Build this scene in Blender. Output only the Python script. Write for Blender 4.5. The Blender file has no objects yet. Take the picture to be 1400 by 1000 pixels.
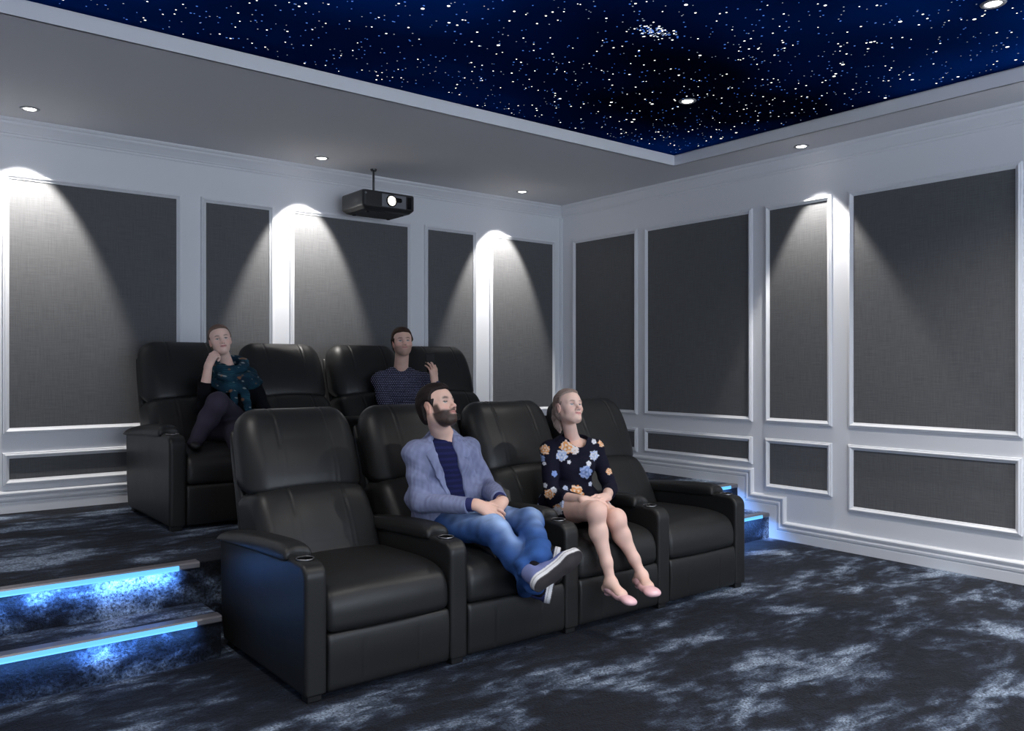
import bpy, bmesh, math, random
import numpy as np
from mathutils import Vector, Matrix
random.seed(7); RNG=np.random.default_rng(5)
SC=bpy.context.scene
COL=SC.collection

# ------------------------------------------------------------------ camera geometry
FPX=1131.9; CX=700.0; CY=501.0; HC=1.3
YAW=math.atan(899.7/FPX)
CF=np.array([math.sin(YAW),math.cos(YAW),0.0]); CR=np.array([math.cos(YAW),-math.sin(YAW),0.0]); CU=np.array([0,0,1.0])
CP=np.array([0,0,HC])
def V3(*a): return np.array(a,float)
def nz(v):
    v=np.array(v,float); return v/max(np.linalg.norm(v),1e-9)

# ------------------------------------------------------------------ materials
def new_mat(name):
    m=bpy.data.materials.new(name); m.use_nodes=True
    nt=m.node_tree; b=nt.nodes['Principled BSDF']
    return m,nt,b
def simple(name,col,rough=0.5,metal=0.0,spec=0.5,emit=None,es=0.0,bump=None,sheen=0.0):
    m,nt,b=new_mat(name)
    b.inputs['Base Color'].default_value=(*col,1); b.inputs['Roughness'].default_value=rough
    b.inputs['Metallic'].default_value=metal; b.inputs['Specular IOR Level'].default_value=spec
    if sheen: b.inputs['Sheen Weight'].default_value=sheen
    if emit:
        b.inputs['Emission Color'].default_value=(*emit,1); b.inputs['Emission Strength'].default_value=es
    if bump:
        sc,st=bump
        tc=nt.nodes.new('ShaderNodeTexCoord'); n=nt.nodes.new('ShaderNodeTexNoise'); n.inputs['Scale'].default_value=sc; n.inputs['Detail'].default_value=4
        bp=nt.nodes.new('ShaderNodeBump'); bp.inputs['Strength'].default_value=st; bp.inputs['Distance'].default_value=0.004
        nt.links.new(tc.outputs['Object'],n.inputs['Vector']); nt.links.new(n.outputs['Fac'],bp.inputs['Height']); nt.links.new(bp.outputs['Normal'],b.inputs['Normal'])
    return m
def colmat(name,rough=0.6,spec=0.4,bump=None,sheen=0.0,sss=0.0,coat=0.0):
    m=simple(name,(1,1,1),rough,0,spec,bump=bump,sheen=sheen); nt=m.node_tree; b=nt.nodes['Principled BSDF']
    a=nt.nodes.new('ShaderNodeVertexColor'); a.layer_name='Col'
    nt.links.new(a.outputs['Color'],b.inputs['Base Color'])
    if sss:
        b.inputs['Subsurface Weight'].default_value=sss; b.inputs['Subsurface Radius'].default_value=(1,.35,.2); b.inputs['Subsurface Scale'].default_value=0.006
    return m

# ------------------------------------------------------------------ object helpers
def tag(o,label=None,cat=None,group=None,kind=None):
    if label: o['label']=label
    if cat: o['category']=cat
    if group: o['group']=group
    if kind: o['kind']=kind
    return o
def link(name,me,mat=None,parent=None,loc=(0,0,0)):
    o=bpy.data.objects.new(name,me); COL.objects.link(o)
    if mat is not None:
        for mm in (mat if isinstance(mat,(list,tuple)) else [mat]): me.materials.append(mm)
    if parent is not None: o.parent=parent
    o.location=loc
    return o
def empty(name,loc=(0,0,0)):
    o=bpy.data.objects.new(name,None); COL.objects.link(o); o.location=loc; o.empty_display_size=.05
    return o
def bm_obj(name,bm,mat,parent=None,smooth=False,loc=(0,0,0)):
    me=bpy.data.meshes.new(name); bm.normal_update(); bm.to_mesh(me); bm.free()
    if smooth:
        for p in me.polygons: p.use_smooth=True
    return link(name,me,mat,parent,loc)
def box(bm,x0,x1,y0,y1,z0,z1,bev=0.0,seg=2):
    vs=[bm.verts.new((x,y,z)) for x in (x0,x1) for y in (y0,y1) for z in (z0,z1)]
    F=[(0,1,3,2),(4,6,7,5),(0,4,5,1),(2,3,7,6),(0,2,6,4),(1,5,7,3)]
    fs=[bm.faces.new([vs[i] for i in f]) for f in F]
    if bev>0:
        es={e for f in fs for e in f.edges}
        bmesh.ops.bevel(bm,geom=list(es),offset=bev,segments=seg,affect='EDGES',profile=.5)
def lathe(bm,prof,axis='z',c=(0,0,0),n=32,cap=True):
    rings=[]
    for r,h in prof:
        ring=[]
        for i in range(n):
            a=2*math.pi*i/n; p=[r*math.cos(a),r*math.sin(a),h]
            if axis=='y': p=[p[0],p[2],p[1]]
            if axis=='x': p=[p[2],p[0],p[1]]
            ring.append(bm.verts.new((p[0]+c[0],p[1]+c[1],p[2]+c[2])))
        rings.append(ring)
    for a,b in zip(rings,rings[1:]):
        for i in range(n):
            bm.faces.new((a[i],a[(i+1)%n],b[(i+1)%n],b[i]))
    if cap:
        bm.faces.new(rings[0][::-1]); bm.faces.new(rings[-1])
    bmesh.ops.recalc_face_normals(bm,faces=bm.faces[:])

# ------------------------------------------------------------------ signed-distance sculpting
def catmull(pts,n=6):
    P=np.array(pts,float); N=len(P); out=[]
    for i in range(N):
        p0,p1,p2,p3=P[i-1],P[i],P[(i+1)%N],P[(i+2)%N]
        for t in np.arange(n)/n:
            out.append(.5*((2*p1)+(-p0+p2)*t+(2*p0-5*p1+4*p2-p3)*t*t+(-p0+3*p1-3*p2+p3)*t**3))
    return np.array(out)
def polysdf(poly,X,Y):
    d=None; s=np.ones(np.broadcast(X,Y).shape); N=len(poly)
    for i in range(N):
        a=poly[i]; b=poly[i-1]; ex,ey=b[0]-a[0],b[1]-a[1]; L=ex*ex+ey*ey
        if L<1e-12: continue
        wx=X-a[0]; wy=Y-a[1]
        t=np.clip((wx*ex+wy*ey)/L,0,1)
        dd=(wx-ex*t)**2+(wy-ey*t)**2
        d=dd if d is None else np.minimum(d,dd)
        c1=Y>=a[1]; c2=Y<b[1]; c3=(ex*wy)>(ey*wx)
        flip=(c1&c2&c3)|((~c1)&(~c2)&(~c3))
        s=np.where(flip,-s,s)
    return s*np.sqrt(d)
def smin(a,b,k):
    if k<=0: return np.minimum(a,b)
    h=np.maximum(k-np.abs(a-b),0)/k
    return np.minimum(a,b)-h*h*k*.25
class Frame:
    def __init__(s,o,x,y,z,sc=1.0): s.o=V3(*o); s.R=np.array([x,y,z],float); s.sc=sc
    def w(s,p): return s.o+(np.array(p,float)*s.sc)@s.R
    def d(s,v): return np.array(v,float)@s.R
    def loc(s,P): return ((P-s.o)@s.R.T)/s.sc
def frame_fu(o,f,up=(0,0,1),sc=1.0):
    "local x = left side, y = forward, z = up"
    f=nz(f); x=nz(np.cross(up,f)); x=-x if False else x
    z=np.cross(f,x); z=z if z@np.array(up)>0 else -z
    return Frame(o,x,f,z,sc)
class Sdf:
    def __init__(s,frame=None): s.p=[]; s.fr=frame
    def W(s,p): return s.fr.w(p) if s.fr is not None else np.array(p,float)
    def cap(s,a,b,r1,r2=None,k=.01,op='u',flat=None):
        "tapering limb; flat=(dir,factor) squashes its section along dir"
        a=s.W(a); b=s.W(b); sc=s.fr.sc if s.fr is not None else 1; r1=r1*sc; r2=(r1 if r2 is None else r2*sc); k=k*sc
        m=max(r1,r2)*(max(1.0,1/flat[1]) if flat else 1)
        if flat:
            fd=nz(s.fr.d(flat[0]) if s.fr is not None else flat[0]); ff=flat[1]
        def f(X,Y,Z):
            ab=b-a; L=ab@ab+1e-12
            px,py,pz=X-a[0],Y-a[1],Z-a[2]
            t=np.clip((px*ab[0]+py*ab[1]+pz*ab[2])/L,0,1)
            qx,qy,qz=px-t*ab[0],py-t*ab[1],pz-t*ab[2]
            r=r1+(r2-r1)*t
            if flat:
                q=qx*fd[0]+qy*fd[1]+qz*fd[2]; e=(1/ff**2-1)*q*q
                return (np.sqrt(qx*qx+qy*qy+qz*qz+e)-r)*(min(ff,1))
            return np.sqrt(qx*qx+qy*qy+qz*qz)-r
        s.p.append((f,np.minimum(a,b)-m,np.maximum(a,b)+m,k,op)); return s
    def line(s,pts,rs,k=.01,op='u',flat=None):
        if not hasattr(rs,'__len__'): rs=[rs]*len(pts)
        for i in range(len(pts)-1): s.cap(pts[i],pts[i+1],rs[i],rs[i+1],k if i else k,op,flat)
        return s
    def ell(s,c,r,k=.01,op='u',ax=None):
        c=s.W(c); sc=s.fr.sc if s.fr is not None else 1; r=np.array(r,float)*sc; k=k*sc
        R=np.array(ax,float) if ax is not None else np.eye(3)
        if s.fr is not None: R=R@s.fr.R
        m=max(r)
        def f(X,Y,Z):
            px,py,pz=X-c[0],Y-c[1],Z-c[2]
            l=[px*R[i][0]+py*R[i][1]+pz*R[i][2] for i in range(3)]
            k0=np.sqrt(sum((l[i]/r[i])**2 for i in range(3))); k1=np.sqrt(sum((l[i]/r[i]**2)**2 for i in range(3)))+1e-6
            return k0*(k0-1)/k1
        s.p.append((f,c-m,c+m,k,op)); return s
    def rbox(s,c,hs,rad=.01,k=.01,op='u',ax=None):
        c=s.W(c); sc=s.fr.sc if s.fr is not None else 1; hs=np.array(hs,float)*sc; k=k*sc; rad=rad*sc
        R=np.array(ax,float) if ax is not None else np.eye(3)
        if s.fr is not None: R=R@s.fr.R
        m=float(np.linalg.norm(hs))
        def f(X,Y,Z):
            px,py,pz=X-c[0],Y-c[1],Z-c[2]
            q=[np.abs(px*R[i][0]+py*R[i][1]+pz*R[i][2])-hs[i]+rad for i in range(3)]
            return np.sqrt(sum(np.maximum(a,0)**2 for a in q))+np.minimum(np.maximum(np.maximum(q[0],q[1]),q[2]),0)-rad
        s.p.append((f,c-m,c+m,k,op)); return s
    def ext(s,poly,hw,rad,k=.01,op='u',warp=None,xc=0.0):
        "polygon in local (y,z) swept along x with rounded ends; only for unframed fields"
        poly=np.array(poly,float)
        def f(X,Y,Z):
            if warp: X,Y,Z=warp(X,Y,Z)
            d2=polysdf(poly,Y,Z)
            q=np.abs(X-xc)-hw
            a=d2+rad; b=q+rad
            return np.sqrt(np.maximum(a,0)**2+np.maximum(b,0)**2)+np.minimum(np.maximum(a,b),0)-rad
        lo=np.array([xc-hw,poly[:,0].min(),poly[:,1].min()])-.04; hi=np.array([xc+hw,poly[:,0].max(),poly[:,1].max()])+.04
        s.p.append((f,lo,hi,k,op)); return s
    def fn(s,f,lo,hi,k=.01,op='u'):
        s.p.append((f,np.array(lo,float),np.array(hi,float),k,op)); return s
    def val(s,W):
        W=np.asarray(W,float); D=np.full(len(W),1.0)
        for f,a,b,k,op in s.p:
            d=f(W[:,0],W[:,1],W[:,2])
            if op=='u': D=smin(D,d,k)
            elif op=='s': D=-smin(-D,d,k)
            else: D=-smin(-D,-d,k)
        return D
    def surf(s,a,b,off=0.0):
        "first point of the surface on the way from a to b"
        t=np.linspace(0,1,500)[:,None]; W=a*(1-t)+b*t; v=s.val(W); i=np.argmax(v<0) if (v<0).any() else int(np.argmin(v))
        return W[i]-nz(b-a)*off
    def mesh(s,h,post=None,colf=None,disp=None,name='m'):
        U=[p for p in s.p if p[4]=='u']
        lo=np.min([p[1] for p in U],axis=0)-3*h-.01; hi=np.max([p[2] for p in U],axis=0)+3*h+.01
        n=np.ceil((hi-lo)/h).astype(int)+1
        ax=[(lo[i]+h*np.arange(n[i])).astype(np.float32) for i in range(3)]
        D=np.full(n,1.0,np.float32)
        for f,a,b,k,op in s.p:
            pad=k+3*h
            i0=np.clip(np.floor((a-pad-lo)/h).astype(int),0,n); i1=np.clip(np.ceil((b+pad-lo)/h).astype(int)+1,0,n)
            if (i1<=i0).any(): continue
            sl=tuple(slice(i0[j],i1[j]) for j in range(3))
            X=ax[0][sl[0]][:,None,None]; Y=ax[1][sl[1]][None,:,None]; Z=ax[2][sl[2]][None,None,:]
            d=f(X,Y,Z).astype(np.float32)
            if op=='u': D[sl]=smin(D[sl],d,k)
            elif op=='s': D[sl]=-smin(-D[sl],d,k)
            elif op=='i':
                E=np.full(n,1.0,np.float32); E[sl]=d; D=-smin(-D,-E,k)
        if post is not None: D=post(D,ax[0][:,None,None],ax[1][None,:,None],ax[2][None,None,:])
        return surfnet(D,lo,h,colf,disp,name)
def surfnet(D,lo,h,colf,disp,name):
    S=D<0; nx,ny,nz_=D.shape
    c=np.zeros((nx-1,ny-1,nz_-1),np.int8)
    for i in (0,1):
        for j in (0,1):
            for k in (0,1): c+=S[i:nx-1+i,j:ny-1+j,k:nz_-1+k]
    A=np.argwhere((c>0)&(c<8)); ids=np.full(c.shape,-1,np.int32); ids[tuple(A.T)]=np.arange(len(A))
    acc=np.zeros((len(A),3)); cnt=np.zeros(len(A))
    for ax_ in range(3):
        o1,o2=[a for a in range(3) if a!=ax_]
        for u in (0,1):
            for v in (0,1):
                p=A.copy(); p[:,o1]+=u; p[:,o2]+=v; q=p.copy(); q[:,ax_]+=1
                a=D[tuple(p.T)]; b=D[tuple(q.T)]; m=(a<0)!=(b<0)
                t=a[m]/(a[m]-b[m]); pt=p[m].astype(float); pt[:,ax_]+=t
                acc[m]+=pt; cnt[m]+=1
    P=acc/cnt[:,None]
    # gradient (trilinear, central) for projection
    def samp(Q):
        Q=np.clip(Q,0,np.array(D.shape)-1.001); i=Q.astype(int); f=Q-i; r=0
        for a in (0,1):
            for b in (0,1):
                for c_ in (0,1):
                    w=(f[:,0] if a else 1-f[:,0])*(f[:,1] if b else 1-f[:,1])*(f[:,2] if c_ else 1-f[:,2])
                    r=r+w*D[i[:,0]+a,i[:,1]+b,i[:,2]+c_]
        return r
    def grad(Q,e=.8):
        g=np.stack([samp(Q+e*np.eye(3)[a])-samp(Q-e*np.eye(3)[a]) for a in range(3)],1)/(2*e)
        return g
    for _ in range(2):
        g=grad(P); v=samp(P); st=v[:,None]*g/(np.sum(g*g,1)[:,None]+1e-10)
        ln=np.linalg.norm(st,axis=1,keepdims=True); P=P-st*np.minimum(1,.5/np.maximum(ln,1e-9))
    faces=[]
    for ax_ in range(3):
        o1,o2=[(1,2),(2,0),(0,1)][ax_]
        sl=[slice(None)]*3; sl[ax_]=slice(0,-1); sh=[slice(None)]*3; sh[ax_]=slice(1,None)
        a=S[tuple(sl)]; b=S[tuple(sh)]; E=np.argwhere(a!=b)
        ok=(E[:,o1]>0)&(E[:,o2]>0)&(E[:,o1]<D.shape[o1]-1)&(E[:,o2]<D.shape[o2]-1); E=E[ok]
        q=[]
        for u,v in ((-1,-1),(0,-1),(0,0),(-1,0)):
            p=E.copy(); p[:,o1]+=u; p[:,o2]+=v; q.append(ids[tuple(p.T)])
        q=np.stack(q,1); fl=~a[tuple(E.T)]; q[fl]=q[fl][:,::-1]
        faces.append(q)
    F=np.concatenate(faces)
    W=P*h+lo
    if disp is not None:
        g=grad(P); g/=np.linalg.norm(g,axis=1,keepdims=True)+1e-9
        W=W+g*disp(W)[:,None]
    me=bpy.data.meshes.new(name)
    me.vertices.add(len(W)); me.vertices.foreach_set('co',W.astype(np.float32).ravel())
    me.loops.add(len(F)*4); me.loops.foreach_set('vertex_index',F.astype(np.int32).ravel())
    me.polygons.add(len(F)); me.polygons.foreach_set('loop_start',np.arange(0,len(F)*4,4,dtype=np.int32)); me.polygons.foreach_set('loop_total',np.full(len(F),4,np.int32))
    me.polygons.foreach_set('use_smooth',np.ones(len(F),bool))
    me.update(calc_edges=True)
    if colf is not None:
        C=colf(W); at=me.color_attributes.new('Col','FLOAT_COLOR','POINT')
        at.data.foreach_set('color',np.concatenate([C,np.ones((len(C),1))],1).astype(np.float32).ravel())
    return me
def join_meshes(name,ms):
    "several mesh islands -> one mesh (numpy concat, keeps Col)"
    V=[];F=[];C=[];off=0
    for m in ms:
        n=len(m.vertices); v=np.empty(n*3,np.float32); m.vertices.foreach_get('co',v); V.append(v.reshape(-1,3))
        f=np.empty(len(m.loops),np.int32); m.loops.foreach_get('vertex_index',f); F.append(f.reshape(-1,4)+off)
        c=np.ones(n*4,np.float32)
        if 'Col' in m.color_attributes: m.color_attributes['Col'].data.foreach_get('color',c)
        C.append(c); off+=n
    V=np.concatenate(V);F=np.concatenate(F);C=np.concatenate(C)
    me=bpy.data.meshes.new(name)
    me.vertices.add(len(V)); me.vertices.foreach_set('co',V.ravel())
    me.loops.add(len(F)*4); me.loops.foreach_set('vertex_index',F.ravel())
    me.polygons.add(len(F)); me.polygons.foreach_set('loop_start',np.arange(0,len(F)*4,4,dtype=np.int32)); me.polygons.foreach_set('loop_total',np.full(len(F),4,np.int32))
    me.polygons.foreach_set('use_smooth',np.ones(len(F),bool)); me.update(calc_edges=True)
    at=me.color_attributes.new('Col','FLOAT_COLOR','POINT'); at.data.foreach_set('color',C)
    return me
def snoise(P,sc,seed=0,n=10):
    "smooth pseudo noise from random sines, about -1..1"
    r=np.random.default_rng(seed); o=0
    for i in range(n):
        d=nz(r.normal(size=3))*sc*r.uniform(.6,1.6); o=o+np.sin(P@d+r.uniform(0,6.28))
    return o/math.sqrt(n)
def sstep(a,b,x):
    t=np.clip((x-a)/(b-a),0,1); return t*t*(3-2*t)
def mix(c1,c2,w): 
    w=np.asarray(w)[...,None]; return c1*(1-w)+np.array(c2)*w

# THE ROOM
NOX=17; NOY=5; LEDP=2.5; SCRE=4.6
XR=5.444; YB=6.064; XL=-0.9; YF=-2.2; ZS=2.853; ZT=2.945; PZ=.373; SZ=.186; YN=3.985; YM=3.70
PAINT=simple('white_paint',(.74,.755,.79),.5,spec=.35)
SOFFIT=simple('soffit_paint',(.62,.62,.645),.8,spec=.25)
def carpet_mat():
    m,nt,b=new_mat('navy_plush_carpet'); N=nt.nodes; L=nt.links
    tc=N.new('ShaderNodeTexCoord')
    mp=N.new('ShaderNodeMapping'); mp.inputs['Scale'].default_value=(.85,1.7,1.4); mp.inputs['Rotation'].default_value=(0,0,math.radians(14)); L.new(tc.outputs['Object'],mp.inputs['Vector'])
    n1=N.new('ShaderNodeTexNoise'); n1.inputs['Scale'].default_value=1.9; n1.inputs['Detail'].default_value=5; n1.inputs['Roughness'].default_value=.6; n1.inputs['Distortion'].default_value=.35; L.new(mp.outputs[0],n1.inputs['Vector'])
    n2=N.new('ShaderNodeTexNoise'); n2.inputs['Scale'].default_value=95; n2.inputs['Detail'].default_value=3; n2.inputs['Roughness'].default_value=.7; L.new(tc.outputs['Object'],n2.inputs['Vector'])
    n3=N.new('ShaderNodeTexNoise'); n3.inputs['Scale'].default_value=11; n3.inputs['Detail'].default_value=4; n3.inputs['Distortion'].default_value=.5; L.new(mp.outputs[0],n3.inputs['Vector'])
    ad=N.new('ShaderNodeMath'); ad.operation='MULTIPLY_ADD'; ad.inputs[1].default_value=.28; L.new(n3.outputs['Fac'],ad.inputs[0]); L.new(n1.outputs['Fac'],ad.inputs[2])
    r=N.new('ShaderNodeValToRGB'); e=r.color_ramp.elements
    e[0].position=.585; e[0].color=(.002,.0027,.0055,1); e[1].position=.80; e[1].color=(.25,.31,.40,1)
    e2=r.color_ramp.elements.new(.645); e2.color=(.0095,.0135,.024,1)
    e3=r.color_ramp.elements.new(.70); e3.color=(.048,.066,.100,1)
    L.new(ad.outputs[0],r.inputs['Fac'])
    mr=N.new('ShaderNodeMapRange'); mr.inputs['From Min'].default_value=.36; mr.inputs['From Max'].default_value=.66; mr.inputs['To Min'].default_value=.2; mr.inputs['To Max'].default_value=1.8; L.new(n2.outputs['Fac'],mr.inputs['Value'])
    mx=N.new('ShaderNodeMix'); mx.data_type='RGBA'; mx.blend_type='MULTIPLY'; mx.inputs[0].default_value=1
    L.new(r.outputs['Color'],mx.inputs[6]); L.new(mr.outputs[0],mx.inputs[7]); L.new(mx.outputs[2],b.inputs['Base Color'])
    bp=N.new('ShaderNodeBump'); bp.inputs['Strength'].default_value=.9; bp.inputs['Distance'].default_value=.012; L.new(n2.outputs['Fac'],bp.inputs['Height'])
    bp2=N.new('ShaderNodeBump'); bp2.inputs['Strength'].default_value=.5; bp2.inputs['Distance'].default_value=.03; L.new(n3.outputs['Fac'],bp2.inputs['Height']); L.new(bp.outputs[0],bp2.inputs['Normal']); L.new(bp2.outputs[0],b.inputs['Normal'])
    b.inputs['Roughness'].default_value=.75; b.inputs['Sheen Weight'].default_value=.06; b.inputs['Sheen Roughness'].default_value=.4; b.inputs['Sheen Tint'].default_value=(.6,.7,1,1); b.inputs['Specular IOR Level'].default_value=.25
    return m
CARPET=carpet_mat()
def fabric_mat():
    m,nt,b=new_mat('grey_woven_fabric'); N=nt.nodes; L=nt.links
    tc=N.new('ShaderNodeTexCoord'); outs=[]
    for scl in ((9,9,260),(230,230,7)):
        mp=N.new('ShaderNodeMapping'); mp.inputs['Scale'].default_value=scl; L.new(tc.outputs['Object'],mp.inputs['Vector'])
        n=N.new('ShaderNodeTexNoise'); n.inputs['Scale'].default_value=1; n.inputs['Detail'].default_value=3; L.new(mp.outputs[0],n.inputs['Vector']); outs.append(n)
    ad=N.new('ShaderNodeMath'); ad.operation='ADD'; L.new(outs[0].outputs['Fac'],ad.inputs[0]); L.new(outs[1].outputs['Fac'],ad.inputs[1])
    r=N.new('ShaderNodeValToRGB'); r.color_ramp.elements[0].position=.38; r.color_ramp.elements[0].color=(.098,.100,.105,1); r.color_ramp.elements[1].position=.62; r.color_ramp.elements[1].color=(.130,.132,.138,1)
    hf=N.new('ShaderNodeMath'); hf.operation='MULTIPLY'; hf.inputs[1].default_value=.5; L.new(ad.outputs[0],hf.inputs[0]); L.new(hf.outputs[0],r.inputs['Fac']); L.new(r.outputs['Color'],b.inputs['Base Color'])
    bp=N.new('ShaderNodeBump'); bp.inputs['Strength'].default_value=.35; bp.inputs['Distance'].default_value=.002; L.new(ad.outputs[0],bp.inputs['Height']); L.new(bp.outputs[0],b.inputs['Normal'])
    b.inputs['Roughness'].default_value=.85; b.inputs['Specular IOR Level'].default_value=.2
    return m
FABRIC=fabric_mat()
def struct(name,bm,mat,smooth=False):
    o=bm_obj(name,bm,mat,None,smooth); o['kind']='structure'; return o
def slab(name,mat,*b):
    bm=bmesh.new(); box(bm,*b); return struct(name,bm,mat)
slab('floor',CARPET,XL,XR,YF,YM,-.1,0)
# raised carpeted platform with a full-width top tread
bm=bmesh.new(); box(bm,XL,XR,YN,YB,-.1,PZ,.006,2); struct('floor_platform',bm,CARPET)
bm=bmesh.new(); box(bm,XL,1.285,YM,YN,-.1,SZ,.006,2); struct('floor_step_left',bm,CARPET)
bm=bmesh.new(); box(bm,4.30,XR,YM,YN,-.1,SZ,.006,2); struct('floor_step_right',bm,CARPET)
slab('floor_under',CARPET,1.285,4.30,YM,YN,-.1,0)
slab('wall_back',PAINT,XL-.1,XR+.1,YB,YB+.1,-.1,3.1)
slab('wall_right',PAINT,XR,XR+.1,YF,YB,-.1,3.1)
slab('wall_left',PAINT,XL-.1,XL,YF,YB,-.1,3.1)
slab('wall_front',PAINT,XL-.1,XR+.1,YF-.1,YF,-.1,3.1)
# soffit around the star tray
TX0,TX1,TY0,TY1=-.45,4.977,-1.75,4.240
bm=bmesh.new()
def ring_faces(bm,z,o,i,up=False):
    O=[bm.verts.new((x,y,z)) for x,y in ((o[0],o[2]),(o[1],o[2]),(o[1],o[3]),(o[0],o[3]))]
    I=[bm.verts.new((x,y,z)) for x,y in ((i[0],i[2]),(i[1],i[2]),(i[1],i[3]),(i[0],i[3]))]
    for k in range(4):
        f=(O[k],O[(k+1)%4],I[(k+1)%4],I[k]); bm.faces.new(f if up else f[::-1])
    return O,I
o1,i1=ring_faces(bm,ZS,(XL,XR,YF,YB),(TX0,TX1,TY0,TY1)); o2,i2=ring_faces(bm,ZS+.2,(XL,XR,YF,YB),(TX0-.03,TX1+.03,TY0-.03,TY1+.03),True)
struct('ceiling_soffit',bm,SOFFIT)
# fascia of the tray (lip with a shadow gap above)
bm=bmesh.new()
pr=[(.012,ZS),(-.004,ZS),(-.004,ZS+.074),(.010,ZS+.078),(.012,ZS+.084),(.03,ZS+.084),(.03,ZS+.2)]
rs=[]
for d,z in pr: rs.append([bm.verts.new(p) for p in ((TX0-d,TY0-d,z),(TX1+d,TY0-d,z),(TX1+d,TY1+d,z),(TX0-d,TY1+d,z))])
for a,b in zip(rs,rs[1:]):
    for k in range(4): bm.faces.new((a[k],b[k],b[(k+1)%4],a[(k+1)%4]))
struct('trim_3',bm,PAINT)
# star ceiling: deep blue stretch ceiling with fibre-optic points
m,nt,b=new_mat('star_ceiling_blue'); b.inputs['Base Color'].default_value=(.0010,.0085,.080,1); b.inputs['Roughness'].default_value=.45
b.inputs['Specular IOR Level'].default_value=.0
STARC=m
# uneven light on the ceiling painted into its base colour: soft blue noise clouds
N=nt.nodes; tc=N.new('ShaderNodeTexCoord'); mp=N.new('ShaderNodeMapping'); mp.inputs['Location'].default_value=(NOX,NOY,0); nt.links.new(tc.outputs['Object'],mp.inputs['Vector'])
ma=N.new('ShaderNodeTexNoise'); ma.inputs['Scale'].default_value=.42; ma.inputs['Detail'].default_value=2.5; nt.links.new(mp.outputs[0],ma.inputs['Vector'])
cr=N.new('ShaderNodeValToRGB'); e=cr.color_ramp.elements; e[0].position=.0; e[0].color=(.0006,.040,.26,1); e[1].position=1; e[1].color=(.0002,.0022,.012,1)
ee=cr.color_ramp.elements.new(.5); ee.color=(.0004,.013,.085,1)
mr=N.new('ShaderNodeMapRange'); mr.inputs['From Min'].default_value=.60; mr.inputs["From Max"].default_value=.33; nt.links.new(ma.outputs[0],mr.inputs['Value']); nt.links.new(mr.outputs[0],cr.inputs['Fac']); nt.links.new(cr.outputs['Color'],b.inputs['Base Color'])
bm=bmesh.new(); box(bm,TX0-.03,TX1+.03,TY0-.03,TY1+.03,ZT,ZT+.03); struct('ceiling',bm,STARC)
def star_mat(name,c,s):
    m=simple(name,(0,0,0),.5,emit=c,es=s)
    try: m.cycles.emission_sampling='NONE'
    except Exception: pass
    return m
SM=[star_mat('star_white',(1,.97,.92),2.2),star_mat('star_blue',(.08,.25,1),.7),star_mat('star_pale',(.55,.65,.85),.55)]
V=[];F=[];MI=[]
def star(x,y,r,mi):
    n=6 if r<.005 else 10; a0=random.random(); i=len(V)
    V.extend((x+r*math.cos(a0+6.2832*k/n),y+r*math.sin(a0+6.2832*k/n),ZT-.0012) for k in range(n)); F.append(tuple(range(i,i+n))[::-1]); MI.append(mi)
rr=random.Random(11)
for k in range(6200):
    x=rr.uniform(TX0,TX1-.02); y=rr.uniform(TY0,TY1-.02)
    u=rr.random()
    if u<.02: star(x,y,rr.uniform(.0065,.0090),0)
    elif u<.24: star(x,y,rr.uniform(.0034,.0056),0)
    elif u<.55: star(x,y,rr.uniform(.0028,.0045),2)
    else: star(x,y,rr.uniform(.0030,.0055),1)
for k in range(110):
    x=3.091+rr.gauss(0,.07); y=2.744+rr.gauss(0,.035); star(x,y,rr.uniform(.003,.0065),rr.choice((0,1,1,2)))
me=bpy.data.meshes.new('star_lights'); me.from_pydata(V,[],F); me.polygons.foreach_set('material_index',MI)
o=link('star_lights',me,SM); tag(o,'hundreds of tiny white and blue points of light scattered across the dark blue ceiling','star lights',kind='stuff')

# crown moulding (mitred at the corner)
def crown(name,pts_of):
    prof=[(.0,2.750),(.008,2.750),(.012,2.758),(.012,2.766),(.020,2.770),(.024,2.778),(.050,2.806),(.066,2.820),(.070,2.832),(.084,2.836),(.092,2.846),(.092,ZS),(0,ZS)]
    bm=bmesh.new(); rows=[[bm.verts.new(p) for p in pts_of(d,z)] for d,z in prof]
    for a,b in zip(rows,rows[1:]):
        for k in range(len(a)-1): bm.faces.new((a[k],b[k],b[k+1],a[k+1]))
    bmesh.ops.recalc_face_normals(bm,faces=bm.faces[:])
    o=struct(name,bm,PAINT); return o
crown('trim_1',lambda d,z:[(XL,YB-d,z),(XR-d,YB-d,z)])
crown('trim_2',lambda d,z:[(XR-d,YB-d,z),(XR-d,YF,z)])
# skirting that follows the floor and the steps
BP=[(0,.016),(.062,.016),(.066,.012),(.072,.012),(.076,.020),(.090,.022),(.096,.016),(.104,.014),(.110,.022),(.124,.026),(.132,.022),(.138,.012),(.142,.0)]
def skirting(name,path):
    bm=bmesh.new(); rows=[[bm.verts.new(p) for p in path(h,d)] for h,d in BP]
    for a,b in zip(rows,rows[1:]):
        for k in range(len(a)-1): bm.faces.new((a[k],a[k+1],b[k+1],b[k]))
    bmesh.ops.recalc_face_normals(bm,faces=bm.faces[:])
    # flat shading keeps the mouldings crisp
    return struct(name,bm,PAINT)
o=skirting('baseboard_right',lambda h,d:[(XR-d,YB-d,PZ+h),(XR-d,YN-h,PZ+h),(XR-d,YN-h,SZ+h),(XR-d,YM-h,SZ+h),(XR-d,YM-h,h),(XR-d,YF,h)])
o=skirting('baseboard_back',lambda h,d:[(XL,YB-d,PZ+h),(XR-d,YB-d,PZ+h)])
bm=bmesh.new(); box(bm,XR-.018,XR,YB-.018,YB,PZ+.14,2.75); box(bm,XR-.03,XR,YB-.010,YB,PZ+.14,2.75); struct('trim_4',bm,PAINT)

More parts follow.
